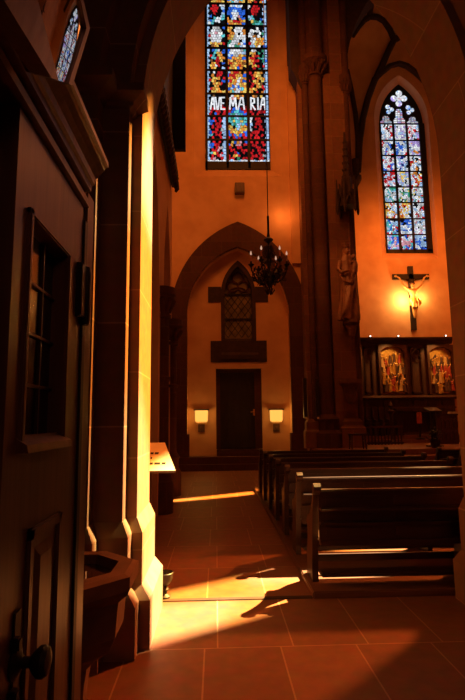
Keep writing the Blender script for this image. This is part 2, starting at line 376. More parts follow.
mb.prism([(YR-.08, sr.z+.25), (YR+.24, sl.z+.12), (YR+.24, sl.z-.05), (YR-.08, sr.z+.1)], 'x', lw0-.05, lw1+.12)
mb.build('frame', M['stone_black'], win3)
mb = MB()
for zz in (at(238, 293, YR).z, at(238, 318, YR).z): mb.box(lw0+ins, lw1-ins, YR+.2, YR+.23, zz-.025, zz+.025)
mb.build('saddle_bar', M['lead'], win3)
mb = MB(); w_ = lw1-lw0-2*ins; st = w_/4
for k in range(-8, 14):
    for sg in (1, -1):
        pts = []
        for i in range(2):
            pass
        x0, x1 = lw0+ins, lw1-ins
        za = LZ0+k*st*1.35; zb = za+w_*1.35
        if sg < 0: za, zb = zb, za
        segs = 8
        for i in range(segs):
            xa = x0+(x1-x0)*i/segs; xb = x0+(x1-x0)*(i+1)/segs; z_a = za+(zb-za)*i/segs; z_b = za+(zb-za)*(i+1)/segs
            if min(z_a, z_b) > LZ0 and max(z_a, z_b) < LZS+.1: mb.tube([(xa, YR+.232, z_a), (xb, YR+.232, z_b)], .009, 4)
mb.build('leading', M['lead'], win3)
mb = MB(); cxm = (lw0+lw1)/2
for cx_, cz_, r_ in ((cxm, LZS+.62, .2), (cxm-.18, LZS+.32, .19), (cxm+.18, LZS+.32, .19)):
    mb.tube([(cx_+r_*cos(a*pi/8), YR+.225, cz_+r_*sin(a*pi/8)) for a in range(17)], .035, 6)
mb.tube([(cxm+.38*cos(a*pi/12), YR+.225, LZS-.02+.3*sin(a*pi/12)) for a in range(13)], .03, 6)
mb.build('tracery', M['stone_dark'], win3, True)

# ------------------------------------------------------------------ stained glass
PAL = {'k': (.004, .004, .006), 'r': (.62, .015, .02), 'd': (.20, .008, .012), 'w': (.85, .88, .95), 'e': (.50, .50, .50), 'l': (.38, .58, .88), 'b': (.03, .14, .75), 'n': (.012, .03, .22),
       'a': (.12, .60, .66), 'g': (.04, .28, .16), 'y': (.90, .60, .12), 'o': (.80, .27, .04), 't': (.22, .09, .03), 'p': (.75, .35, .42), 'v': (.48, .36, .80)}
def glass_mesh(name, cells, parent):
    """cells: list of (quad points, colour key)"""
    me = bpy.data.meshes.new(name); vs = []; fs = []; cs = []
    for q, c in cells:
        b = len(vs); vs += [tuple(p) for p in q]; fs.append(tuple(range(b, b+len(q)))); j = random.uniform(.8, 1.15)
        cs.append(tuple(min(1, x*j) for x in PAL[c])+(1,))
    me.from_pydata(vs, [], fs); me.materials.append(M['stained'])
    at_ = me.color_attributes.new('glass', 'FLOAT_COLOR', 'CORNER')
    i = 0
    for f, c in zip(fs, cs):
        for _ in f: at_.data[i].color = c; i += 1
    o = bpy.data.objects.new(name, me); COL.objects.link(o); o.parent = parent; return o
def mosaic(x0, x1, z0, z1, y, rows, inset=.13, jit=.30):
    """rows top to bottom, one letter per piece; each piece an irregular six-sided bit of glass"""
    nr, nc = len(rows), len(rows[0]); cw, chh = (x1-x0)/nc, (z1-z0)/nr
    rnd = random.Random(int(x0*91+z0*57)); J = {}
    def node(r, c2):      # half-column nodes, brick bonded
        k = (r, c2)
        if k not in J:
            J[k] = (x0+cw*c2/2+(rnd.uniform(-jit, jit)*cw*.7 if 0 < c2 < 2*nc else 0), z1-chh*r+(rnd.uniform(-jit, jit)*chh*1.25 if 0 < r < nr else 0))
        return J[k]
    cells = []
    for r in range(nr):
        sh = r % 2
        for c in range(nc):
            a, b = 2*c-sh, 2*c+2-sh
            if c == nc-1: b = 2*nc
            a = max(a, 0); m = (a+b)//2
            q = [node(r, a), node(r, m), node(r, b), node(r+1, b), node(r+1, m), node(r+1, a)]
            mx = sum(p[0] for p in q)/6; mz = sum(p[1] for p in q)/6
            cells.append(([(mx+(p[0]-mx)*(1-inset), y, mz+(p[1]-mz)*(1-inset)) for p in q], rows[r][c]))
    return cells
AVE = {
 0: ("lkrrkww lkrrrkl lkrrkkb lkkrkkl lbkkkla lkkawwa lbawwkk lwakkkk", "kwlwlwk kbbbbbk bbllbbb bbwwwbb kbwwpbk oklwkob oyrrroy booyoob", "wkrrkkl wkrrrkl krrrkkw kkrdkkl lakkkkl glakkbl kyggakl kkgaagl"),
 1: ("lkeeekb lkwwwek lewpwwk lrwwwwa lewwwek lkwwwwk lyoyoyr lktoykk", "oykwwwk yokwwwo koowkwo royewww oyewwew kgwwwkl gwweowb awwgglw", "kkkwkkl kwwwwkl wekkwgl wwotwkl kewoyol kwwyool rwyoyol kllywkb"),
 2: ("lkbawkb lkkayob lrakyok lkaaryo ltkrryk lkoyrkb lyowrkk lkoykkl", "bewwwea bwwewwl lbeeoyo bbooyob oytooyo oroyoot koyoroy ryoybok", "kwekkgl kyokgkl korrkgl orrkgal yorrkgb oyrkkkl koyrkrl kkrkgkl"),
 3: ("lkwkrrk lkokrrk lkyyokr lryokkb lkoyork lkkyokk lroyokk lkyyooy", "lorroko brroyob oorywyo bryowob oyowyoy yobwbyo blowlay oyawwoy", "rkoyokl kroyykl krkoyol rkyokyl kroytkl krkoyrl oyokkrl yokrkol"),
 4: ("lktkkkk lkkkkkk lkkkkkk lkkkkkk ldkdkdk ldrdrdr lrkrrkr lrkbrkr", "kwoytok toptotk kkkkkkk kkkkkkk dkkdkkd rdbbbdr rbaabbr baglaab", "kotkykl kkkkkkl kkkkkkl kkkkkkl kdkdkdl rdrkrkl rkkrdrl krkrkkl"),
 5: ("lkrkrkl lbbrkrl lbkrrkl lkrkrrl lkkrkel lbrrkrl lakrrkl lkrkkrl", "agalaga aayaaya kagllab oykalyo yoylyoy boyyoyb brbybrb rkrbrkr", "wkrrkkl wkkrrkl lkrrkkl lkrkrkl ekkrrkl krrrkkl rkrkrkl rkrrkkl"),
 6: ("lkrkrkl lbbrrkl lbkrpel lkrrpkl layrkrl lkrkrpl lrpkkrl wwwwwww", "kybopkb bokppkr rkkrrkk krrkkrr kkrbkrk rkoyrkk rrkgkrr wlwwlww", "rkrkrkl krrkkrl kkrrkkl krkrrrl rkkrkkl krrkrel rkkrrkl wwlwwlw")}
YG = YW+.30
ybars = [4, 26, 48.4, 70.5, 94, 116.3, 140, 163.3]
xl = [(207.2, 226), (228, 247), (249.2, 268.5)]
w1 = empty('window_1', (WX0, YG, WZ0)); struct(w1, 'tall stained glass window lettered AVE MARIA, red and blue', 'window')
def inpar(o):  # keep world placement under a parent that has a location
    o.matrix_parent_inverse = Matrix.Translation(-Vector(o.parent.location)); return o
cells = []
lanx = [(at(a, 100, YG).x, at(b, 100, YG).x) for a, b in xl]
barz = [at(237, y, YG).z for y in ybars]; pitch = (barz[0]-barz[-1])/7
for k in range(7):
    for j in range(3):
        cells += mosaic(lanx[j][0]+.01, lanx[j][1]-.01, barz[k+1]+.035, barz[k]-.035, YG, AVE[k][j].split())
for k in range(1, 3):
    for j in range(3):
        cells += mosaic(lanx[j][0]+.01, lanx[j][1]-.01, barz[0]+pitch*(k-1)+.035, barz[0]+pitch*k-.035, YG, AVE[(k*3) % 7][j].split())
inpar(glass_mesh('stained_pane', cells, w1))
mb = MB(); gx0, gx1 = lanx[0][0], lanx[2][1]; zt = barz[0]+pitch*2
mb.box(WX0-.02, gx0, YG-.1, YG+.12, WZ0-.1, zt); mb.box(gx1, WX1+.02, YG-.1, YG+.12, WZ0-.1, zt)
mb.box(lanx[0][1], lanx[1][0], YG-.1, YG+.12, WZ0, zt); mb.box(lanx[1][1], lanx[2][0], YG-.1, YG+.12, WZ0, zt)
mb.box(WX0-.02, WX1+.02, YG-.1, YG+.12, WZ0-.05, barz[-1]+.02)
mb.box(WX0-.22, WX1+.22, YG-.08, YG+.12, zt, 24)
inpar(mb.build('frame', M['lead'], w1))
mb = MB()
for z in barz[:-1]+[barz[0]+pitch]: mb.box(gx0, gx1, YG-.035, YG+.02, z-.03, z+.03)
inpar(mb.build('saddle_bar', M['lead'], w1))
mb = MB(); mb.box(WX0-.22, WX1+.22, YG+.03, YG+.06, WZ0-.1, zt); inpar(mb.build('lead_backing', M['lead'], w1))
# sloping sill
mb = MB(); mb.loft([[(x, y, z) for x, z in ((WX0-a, WZ0-b), (WX1+a, WZ0-b), (WX1+a, 20.5), (WX0-a, 20.5))] for a, b, y in ((.42, .42, YW+.002), (.02, .05, YG-.06), (.02, .05, YG+.05))], cap=False)
struct(mb.build('trim_12', M['plaster']), 'splayed plaster reveal and sloping sill around the AVE MARIA window', 'sill')
# letters of white glass
GLY = {'A': [[(0, 0), (.38, 1), (.62, 1), (.8, 0)], [(.2, .42), (.72, .42)]], 'V': [[(0, 1), (.32, 0), (.5, 0), (.8, 1)]], 'E': [[(.75, 1), (.1, 1), (.1, 0), (.78, 0)], [(.1, .52), (.6, .52)]],
       'M': [[(0, 0), (.1, 1), (.42, .3), (.74, 1), (.86, 0)]], 'R': [[(.08, 0), (.08, 1), (.6, .92), (.6, .58), (.1, .5), (.7, 0)]], 'I': [[(.2, 0), (.2, 1)]]}
def letters(txt, xa, xb, za, zb):
    adv = {'I': .5, 'M': 1.02}; tot = sum(adv.get(c, .92) for c in txt); sc = (xb-xa)/tot; x = xa
    for c in txt:
        for stv in GLY[c]:
            for p, q in zip(stv, stv[1:]):
                P_ = Vector((x+p[0]*sc*.95, YG-.045, za+p[1]*(zb-za))); Q_ = Vector((x+q[0]*sc*.95, YG-.045, za+q[1]*(zb-za)))
                dv = (Q_-P_).normalized(); nn = Vector((dv.z, 0, -dv.x))*.029; e = dv*.02
                lc.append(([P_-e+nn, Q_+e+nn, Q_+e-nn, P_-e-nn], 'w'))
        x += adv.get(c, .92)*sc
lc = []
lz0, lz1 = at(237, 110, YG).z, at(237, 98.5, YG).z
letters('AVE', lanx[0][0]+.12, lanx[0][1]-.02, lz0, lz1); letters('MA', lanx[1][0]+.06, lanx[1][1]-.06, lz0, lz1); letters('RIA', lanx[2][0]+.04, lanx[2][1]-.09, lz0, lz1)
inpar(glass_mesh('lettering', lc, w1))

# ------------------------------------------------------------------ compound pier and chancel arch
YP = 15.8
def shaft(name, x, y, r, zc, base, lab, mt='stone', n=14):
    mb = MB()
    if base: 
        mb.lathe([(r*1.9, .7), (r*1.9, 1.15), (r*1.45, 1.25), (r*1.45, 1.55), (r*1.55, 1.58), (r*1.2, 1.68), (r, 1.75)], (x, y, 0), 8, pi/8)
    mb.lathe([(r, .7), (r, zc-.55), (r*1.25, zc-.53), (r*1.25, zc-.47), (r, zc-.45), (r*1.15, zc-.3), (r*1.75, zc-.05), (r*1.9, zc-.03), (r*1.9, zc+.16), (r*1.3, zc+.18), (r*1.15, 24)], (x, y, 0), n)
    for ring in range(2):
        for k in range(10):
            a = 2*pi*(k+.5*ring)/10
            mb.tube([(x+r*1.05*cos(a), y+r*1.05*sin(a), zc-.45+.16*ring), (x+r*1.45*cos(a), y+r*1.45*sin(a), zc-.28+.16*ring), (x+r*1.8*cos(a), y+r*1.8*sin(a), zc-.2+.16*ring), (x+r*1.6*cos(a), y+r*1.6*sin(a), zc-.27+.16*ring)], [.05, .08, .08, .03], 6)
    struct(mb.build(name, M[mt], smooth=40), lab, 'column')
mb = MB(); mb.box(2.95, 4.62, YP+.15, YW+.5, 0, 24)
mb.box(2.9, 3.3, YP-.02, YP+.2, .7, 13.5); mb.box(3.78, 4.05, YP-.02, YP+.2, .7, 13.5); mb.box(4.05, 4.5, YP+.0, YP+.2, .7, 24)
mb.loft([[(x, y, z) for x, y in ((2.82-d, YP-.15-d), (3.2, YP-.15-d), (3.2, YP+.2), (2.82-d, YP+.2))] for z, d in ((.7, .05), (1.2, .05), (1.28, 0), (1.5, 0), (1.6, -.08))])
mb.loft([[(x, y, z) for x, y in ((4.0-d, YP-.15-d), (4.56+d, YP-.15-d), (4.56+d, YP+.2), (4.0-d, YP+.2))] for z, d in ((.7, .1), (1.3, .1), (1.38, .02), (1.5, .02), (1.6, -.04))])
struct(mb.build('column_3', M['stone']), 'tall compound stone pier beside the far wall carrying the Madonna statue', 'column')
shaft('column_4', 3.5, YP+.02, .25, 13.85, True, 'round shaft on the front of the compound pier', 'stone_dark')
shaft('column_5', 3.14, YP-.02, .11, 13.55, False, 'thin shaft at the left edge of the compound pier', 'stone_dark')
shaft('column_6', 4.58, YP+.1, .12, 13.3, False, 'thin shaft at the right edge of the compound pier', 'stone_dark')
mb = MB(); mb.loft([[(x, y, z) for x, y in ((2.72-d, YP-.1), (3.05, YP-.1), (3.05, YP+.5), (2.72-d, YP+.5))] for z, d in ((12.9, -.3), (13.3, -.12), (13.5, -.02), (13.6, .04), (14.3, .04))])
mb.box(2.68, 3.1, YP, YW, 14.3, 24)
struct(mb.build('trim_13', M['stone_black']), 'dark corbel and vault springer left of the compound pier', 'corbel')
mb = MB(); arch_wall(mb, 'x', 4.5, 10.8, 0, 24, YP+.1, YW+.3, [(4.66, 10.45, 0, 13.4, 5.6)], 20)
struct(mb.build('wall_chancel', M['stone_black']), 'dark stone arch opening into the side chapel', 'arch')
# sun side: right nave wall with tall windows out of view
EL, AZ = radians(50), radians(31)
XR = 10.5
def sunwin(x, y):   # where the sun ray that reaches floor point (x, y) crosses the right wall
    dx = XR-x; return y+dx*tan(AZ), dx/cos(AZ)*tan(EL)
wa0, wa1 = sunwin(0, 4.19)[0], sunwin(0, 5.42)[0]
wz0, wz1 = sunwin(2.4, 0)[1], 19.0
sb0, sb1 = sunwin(-.15, 10.15)[0], sunwin(-.15, 11.15)[0]
sz0, sz1 = sunwin(.85, 0)[1], sunwin(-1.15, 0)[1]
wd0, wd1 = wa1+.12, sb0-.12
mb = MB()
arch_wall(mb, 'y', 3.8, 20.4, 0, 24, XR, XR+.3, [(wa0, wa1, wz0, 19.2, 1.2), (wd0, wd1, wz0, 16.5, 2.6), (sb0, sb1, sz0, sz1, .5)], 10)
struct(mb.build('wall_side', M['plaster']), 'right side wall of the nave with tall windows', 'wall')
mb = MB(); mb.box(XR+.12, XR+.14, wa0, wa1, wz0, 23); struct(mb.build('window_4', M['tint_sun']), 'tall amber window in the right nave wall', 'window')
mb = MB(); mb.box(XR+.12, XR+.14, wd0, wd1, wz0, 20.3); struct(mb.build('aisle_sun_pane', M['tint_dark']), 'wide deep amber pane added out of view to dim the sun on the aisle', 'window')  # added unseen pane, lets only faint sun stripes onto the aisle
mb = MB(); mb.box(XR+.12, XR+.14, sb0, sb1, sz0, sz1+1); struct(mb.build('window_6', M['tint_sun']), 'small amber window in the right nave wall near the chapel', 'window')
# ---- chapel
YB = 20.0
c0, c1 = at(383, 140, YB), at(421, 140, YB)
YK = YB+.35; KX0, KX1 = at(382.3, 165, YK).x, at(425.3, 165, YK).x; KZ0 = at(407, 251, YK).z; KZS = at(402, 124, YK).z; KZA = at(399, 84.5, YK).z
mb = MB(); so0, so1 = at(377, 170, YB).x, at(432, 170, YB).x; Rso = Rof(so0, so1, KZS, KZA+.2)
arch_wall(mb, 'x', 4.4, 10.8, 0, 16.7, YB, YB+.08, [(so0, so1, KZ0-.45, KZS, Rso)], 14)
struct(mb.build('wall_chapel', M['plaster']), 'orange plaster end wall of the side chapel', 'wall')
mb = MB(); ou_ = [(so0, KZ0-.45)]+pointed(so0, so1, KZS, Rso, 14)+[(so1, KZ0-.45)]; ii_ = [(KX0-.03, KZ0-.05)]+pointed(KX0-.03, KX1+.03, KZS, Rof(KX0-.03, KX1+.03, KZS, KZA+.03), 14)+[(KX1+.03, KZ0-.05)]
mb.loft([[(x, YB+.002, z) for x, z in ou_], [(x, YB+.36, z) for x, z in ii_], [(x, YB+.5, z) for x, z in ii_]], cap=False)
struct(mb.build('trim_16', M['plaster']), 'splayed plaster reveal around the chapel window', 'reveal')
mb = MB(); mb.box(4.4, 4.6, YW, YB, 0, 24); struct(mb.build('wall_chapel_left', M['plaster']), 'left side wall of the side chapel', 'wall')
# cove-shaped vault shell
def cove(t):   # t 0..1 from wall to the chancel arch
    a = t*pi/2; return (YB+.02-3.6*(1-cos(a)), 16.6+3.2*sin(a))
mb = MB(); mb.loft([[(4.4, *cove(i/16)), (10.8, *cove(i/16))] for i in range(17)], cap=False, closed=False)
struct(mb.build('ceiling_chapel', M['plaster']), 'plaster vault of the side chapel', 'ceiling')
def on_vault(px, py, lift=.12):
    d = ray(px, py); t = 14.0/d.y
    while True:
        p = Vector((0, 0, EYE))+d*t
        if p.z <= 16.6:
            if p.y >= YB-.06: return p
        else:
            s_ = min(1, (p.z-16.6)/3.2); yy = YB+.02-3.6*(1-sqrt(max(0, 1-s_*s_)))
            if p.y >= yy-lift: return p
        t += .02
        if t*d.y > 21: return p
mb = MB()
def rib(pts, r=.13):
    P_ = []
    for (a, b), (c, d) in zip(pts, pts[1:]):
        for i in range(4): P_.append(on_vault(a+(c-a)*i/4, b+(d-b)*i/4))
    P_.append(on_vault(*pts[-1])); mb.tube(P_, r, 6, up=(0, -1, 0))
rib([(358, 172), (359.6, 143), (363, 118), (368, 98), (374, 82), (381, 68), (388, 52), (394, 40), (403, 35)], .14)
rib([(358, 170), (358, 139), (355.5, 113), (351, 88), (347, 70)], .11)
rib([(374, 80), (381, 73), (390, 66), (399, 63.5), (407, 66), (415, 72), (427, 84), (440, 108)], .13)
rib([(352, 36), (358, 27), (364, 20), (370, 16.5), (377, 17), (384, 21), (390, 30), (394, 40)], .13)
rib([(369, 17), (371, 8), (372, -6)], .11)
rib([(403, 35), (412, 30), (425, 26)], .11)
cb_ = at(356.5, 186, YB-.12)
mb.lathe([(.02, -.1), (.10, .05), (.2, .22), (.24, .32), (.24, .42), (.15, .44), (.15, 1.2)], (cb_.x, cb_.y, cb_.z), 8)
struct(mb.build('trim_15', M['stone_black'], smooth=40), 'dark stone vault ribs meeting on a pointed corbel in the chapel', 'rib')
# chapel window
YK = YB+.35
w2 = empty('window_2', (KX0, YK, KZ0)); struct(w2, 'slender stained glass chapel window, white and blue, above the crucifix', 'window')
kx = [(at(a, 200, YK).x, at(b, 200, YK).x) for a, b in ((384.6, 396.6), (398.3, 410.2), (411.8, 423.6))]
kb = [at(403, y, YK).z for y in (124, 140.5, 155.7, 171.4, 187, 202.6, 218.8, 234.6, 250.2)]
KP = [('wwlrp', 'wwwvl', 'wwrpw'), ('wwrwp', 'wvwlw', 'wprvw'), ('wwrbe', 'wrwbl', 'wvpow'), ('wrwpb', 'wlvwn', 'wrlow'), ('rrpwl', 'wvvyw', 'oyrrw'), ('wgael', 'wyegw', 'wyegr'), ('rwywo', 'oyrww', 'rwpew'), ('labrw', 'wbbbl', 'wpwev'), ('bawpv', 'wprab', 'bbwnl')]
cells = []
rk = random.Random(5)
for k in range(8):
    for j in range(3):
        pal = KP[k+1][j]+'wl'; rows = [[None]*7 for _ in range(10)]
        for r in range(10):
            for c in range(7):
                v = rk.random()
                rows[r][c] = rows[r-1][c] if r and v < .3 else (rows[r][c-1] if c and v < .42 else rk.choice(pal+('k' if rk.random() < .5 else '')))
        cells += mosaic(kx[j][0]+.01, kx[j][1]-.01, kb[k+1]+.03, kb[k]-.03, YK, [''.join(r) for r in rows])
for j, zt_ in enumerate((at(390, 116, YK).z, at(404, 109, YK).z, at(417, 117, YK).z)):
    x0, x1 = kx[j]; zb_ = kb[0]+.03; n = 8; cx_ = (x0+x1)/2; hw = (x1-x0)/2
    for r in range(n):
        t0, t1 = r/n, (r+1)/n
        wd = lambda t: hw*(1 if t < .35 else (.62 if t < .6 else sqrt(max(0, 1-((t-.6)/.42)**2))*.62))
        w0 = min(wd(t0), wd(t1)+.05)
        for s_ in range(3):
            xa = cx_-w0+2*w0*s_/3; xb = cx_-w0+2*w0*(s_+1)/3; za, zb2 = zb_+(zt_-zb_)*t0, zb_+(zt_-zb_)*t1
            cells.append(([(xa+.01, YK, za+.01), (xb-.01, YK, za+.01), (xb-.01, YK, zb2-.01), (xa+.01, YK, zb2-.01)], rk.choice('wwwvlpw')))
def blob(px, py, r, col):
    c = at(px, py, YK); n = 10
    for i in range(n):
        a, b = 2*pi*i/n, 2*pi*(i+1)/n
        cells.append(([(c.x+r*.25*cos(a), YK, c.z+r*.25*sin(a)), (c.x+r*cos(a), YK, c.z+r*sin(a)), (c.x+r*cos(b), YK, c.z+r*sin(b)), (c.x+r*.25*cos(b), YK, c.z+r*.25*sin(b))], rk.choice(col)))
    cells.append(([(c.x+r*.24*cos(2*pi*i/8), YK, c.z+r*.24*sin(2*pi*i/8)) for i in range(8)], rk.choice(col)))
for dx, dy in ((0, -5), (0, 5), (-5, 0), (5, 0)): blob(398.8+dx, 98.5+dy, .15, 'wwlwv')
blob(398.8, 98.5, .13, 'wpwp')
for cx_, cy_, s_ in ((389.3, 109.5, 1), (409.5, 110, -1)):
    blob(cx_-1.5, cy_-2.5, .11, 'lwbw'); blob(cx_+2.5, cy_, .10, 'lwlw'); blob(cx_-.8, cy_+2.5, .10, 'lbww')
inpar(glass_mesh('stained_pane', cells, w2))
mb = MB(); kz0, kz1 = KZ0, kb[0]
for a, b in ((KX0-.05, kx[0][0]), (kx[0][1], kx[1][0]), (kx[1][1], kx[2][0]), (kx[2][1], KX1+.05)): mb.box(a, b, YK-.07, YK+.06, kz0-.05, kz1)
for z in kb: mb.box(kx[0][0], kx[2][1], YK-.03, YK+.01, z-.025, z+.025)
mb.box(KX0-.05, KX1+.05, YK-.07, YK+.06, kz0-.12, kb[-1]+.02)
inpar(mb.build('frame', M['lead'], w2))
mb = MB(); mb.box(KX0-.1, KX1+.1, YK+.03, YK+.07, KZ0-.2, KZA+.5); inpar(mb.build('lead_backing', M['lead'], w2))

# ================================================================== THINGS
# ---- pews
def make_pew(L):
    root = empty('pew')
    # local: x 0..L, y 0 = back top, z 0 = floor
    prof = [(.20, 0), (.21, .10), (.17, .30), (.135, .50), (.10, .68), (.05, .84), (.03, .885), (-.01, .90), (-.04, .93), (-.045, .97), (-.02, .995), (.02, .995), (.055, .965), (.075, .90), (.13, .80), (.19, .72), (.27, .66), (.37, .63), (.42, .60), (.43, .55), (.40, .50), (.41, .40), (.46, .28), (.48, .12), (.50, 0)]
    for x in (0, L-.06):
        mb = MB(); mb.prism(prof, 'x', x, x+.06)
        mb.lathe([(.0, -.012), (.05, -.01), (.05, .01), (.0, .012)], (0, 0, 0), 12)
        n0 = len(mb.v)-48
        for i in range(n0, len(mb.v)):
            vx, vy, vz = mb.v[i]; mb.v[i] = (x+.03+vz*3.4, .005+vx, .95+vy)
        mb.build('bench_end', M['wood_pew'], root)
    mb = MB(); mb.box(.05, L-.05, .035, .065, .44, .90); 
    nP = 4; w = (L-.1)/nP
    for k in range(nP):
        for z0, z1 in ((.48, .57), (.635, .71), (.775, .87)): mb.box(.05+w*k+.06, .05+w*(k+1)-.06, .026, .04, z0, z1, .006)
    mb.build('backrest', M['wood_pew'], root)
    mb = MB(); mb.box(.05, L-.05, .0, .085, .895, .935, .012); mb.build('top_rail', M['wood_pew'], root, 40)
    mb = MB(); mb.box(.05, L-.05, -.10, .04, .735, .757, .006); mb.box(.05, L-.05, -.045, .04, .60, .622, .006); mb.build('book_ledge', M['wood_pew'], root)
    mb = MB(); mb.box(.05, L-.05, .02, .08, .39, .445, .008); mb.build('bottom_rail', M['wood_pew'], root)
    mb = MB(); mb.box(.05, L-.05, .07, .46, .415, .45, .01); mb.build('seat', M['wood_pew'], root)
    mb = MB(); mb.box(.05, L-.05, .0, .17, .10, .14, .01); mb.box(.05, L-.05, .44, .47, .13, .2); mb.build('kneeler', M['wood_pew'], root)
    mb = MB(); mb.prism([(.1, 0), (.09, .4), (.42, .4), (.46, 0)], 'x', L*.55, L*.55+.05); mb.build('middle_support', M['wood_pew'], root)
    return root
ordn = ['nearest', 'second from the front of the picture', 'third', 'fourth', 'fifth', 'sixth', 'farthest']
pl = ['dark wooden pew nearest the camera, its whole back in view', 'dark wooden pew directly beyond the nearest one, orange light along its top rail', 'third dark wooden pew counted from the nearest one', 'middle dark wooden pew of the seven along the aisle', 'fifth dark wooden pew counted from the nearest one', 'dark wooden pew just before the farthest one by the chapel steps', 'dark wooden pew farthest from the camera, beside the stool']
pew = make_pew(2.72)
for k in range(7):
    o = pew if k == 0 else copy_thing(pew)
    o.location = (.91, 4.80+.98*k, .06); o.scale = (1, 1, .94)
    tag(o, pl[k], 'pew', 'dark pews in a row along the aisle')
pr = make_pew(4.0)
for k, lb in ((0, 'dark wooden pew across the right aisle, farthest one, only its scroll end showing'), (1, 'dark wooden pew across the right aisle, next before the farthest'), (2, 'dark wooden pew across the right aisle, third from the farthest')):
    o = pr if k == 0 else copy_thing(pr)
    o.location = (4.52, 10.25-.98*k, .06); o.scale = (1, 1, .94)
    tag(o, lb, 'pew', 'dark pews across the right aisle')

# ---- wooden booth at the left
BX = -.45
bo = empty('wooden_booth', (-1.0, 1.2, 0)); tag(bo, 'dark brown wooden booth with cornice and door, close by on the left', 'booth')
def bp(o): return inpar(o)
mb = MB(); mb.box(-1.6, -.50, .45, 1.80, 0, 2.42); bp(mb.build('shaded_carcass', M['wood_black'], bo))  # black colour stands in for booth wood lying in shadow
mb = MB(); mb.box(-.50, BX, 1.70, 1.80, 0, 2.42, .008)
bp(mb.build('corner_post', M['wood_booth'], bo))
prof = [(BX-.1, 2.39), (BX+.022, 2.39), (BX+.024, 2.41), (BX+.034, 2.415), (BX+.038, 2.435), (BX+.052, 2.452), (BX+.066, 2.466), (BX+.072, 2.478), (BX+.08, 2.48), (BX+.08, 2.497), (BX-.1, 2.497)]
mb = MB(); mb.prism([(x, z) for x, z in prof], 'y', .4, 1.66); bp(mb.build('cornice', M['wood_booth'], bo))
mb = MB(); mb.prism([(BX-.1, 2.345), (BX+.010, 2.345), (BX+.010, 2.37), (BX-.1, 2.37)], 'y', .4, 1.69); bp(mb.build('frieze', M['wood_booth'], bo))
# door leaf with window opening
dl = MB(); y0, y1 = 1.10, 1.665; wy0, wy1, wz0, wz1 = 1.19, 1.49, 1.56, 2.10
xa, xb = BX-.05, BX-.004
dl.box(xa, xb, y0, y1, 0, wz0); dl.box(xa, xb, y0, y1, wz1, 2.335); dl.box(xa, xb, y0, wy0, wz0, wz1); dl.box(xa, xb, wy1, y1, wz0, wz1)
leaf = bp(dl.build('door', M['wood_booth'], bo))
def lp(o): o.parent = leaf; return o
mb = MB(); t = .022
for a in ((wy0-.02, wy0, wz0-.02, wz1+.02), (wy1, wy1+.02, wz0-.02, wz1+.02), (wy0-.02, wy1+.02, wz1, wz1+.02)): mb.box(xb-.005, xb+.012, *a, .004)
mb.prism([(xb-.01, wz0-.03), (xb+.03, wz0-.03), (xb+.026, wz0-.012), (xb-.01, wz0+.01)], 'y', wy0-.025, wy1+.025)
lp(mb.build('window_frame', M['wood_booth'], leaf))
mb = MB(); mb.box(xa+.004, xa+.008, wy0, wy1, wz0, wz1); lp(mb.build('pane', M['glass_black'], leaf))
mb = MB()
for k in (1, 2): y_ = wy0+(wy1-wy0)*k/3; mb.box(xa+.008, xa+.016, y_-.004, y_+.004, wz0, wz1)
for k in (1, 2, 3): z_ = wz0+(wz1-wz0)*k/4; mb.box(xa+.008, xa+.017, wy0, wy1, z_-.004, z_+.004)
lp(mb.build('glazing_bar', M['wood_dark'], leaf))
mb = MB(); py0, py1, pz0, pz1 = 1.26, 1.51, .25, 1.345
for a in ((py0, py0+.03, pz0, pz1), (py1-.03, py1, pz0, pz1), (py0, py1, pz1-.03, pz1), (py0, py1, pz0, pz0+.03)): mb.box(xb-.003, xb+.010, *a, .004)
mb.loft([[(xb-.001, a, b) for a, b in ((py0+.05, pz0+.05), (py1-.05, pz0+.05), (py1-.05, pz1-.05), (py0+.05, pz1-.05))], [(xb+.008, a, b) for a, b in ((py0+.08, pz0+.08), (py1-.08, pz0+.08), (py1-.08, pz1-.08), (py0+.08, pz1-.08))]])
lp(mb.build('lower_panel', M['wood_booth'], leaf))
mb = MB(); kz = 1.07; ky = 1.215
mb.loft([[(xb+z_, ky+.030*r*cos(a), kz+.030*r*sin(a)) for a in [2*pi*i/14 for i in range(14)]] for r, z_ in ((1.2, 0), (1.25, .006), (.8, .012), (.42, .02), (.40, .036), (.75, .044), (1.1, .056), (1.15, .066), (.9, .076), (.3, .08))])
mb.box(xb, xb+.006, ky-.02, ky+.02, kz-.11, kz+.11, .003); mb.box(xb, xb+.02, ky-.03, ky-.005, kz+.03, kz+.06, .004); mb.box(xb, xb+.02, ky-.035, ky-.01, kz-.08, kz-.045, .004)
lp(mb.build('door_knob', M['iron'], leaf, 40))
mb = MB(); mb.box(BX-.01, BX+.016, 1.60, 1.72, 1.94, 2.12, .004); mb.lathe([(.012, 0), (.016, .01), (.016, .17), (.012, .2)], (BX+.012, 1.665, 1.92), 10)
bp(mb.build('hinge', M['iron'], bo, 40))
mb = MB(); mb.box(BX-.02, BX+.004, 1.668, 1.70, 0, 2.29); bp(mb.build('corner_strip', M['wood_black'], bo))
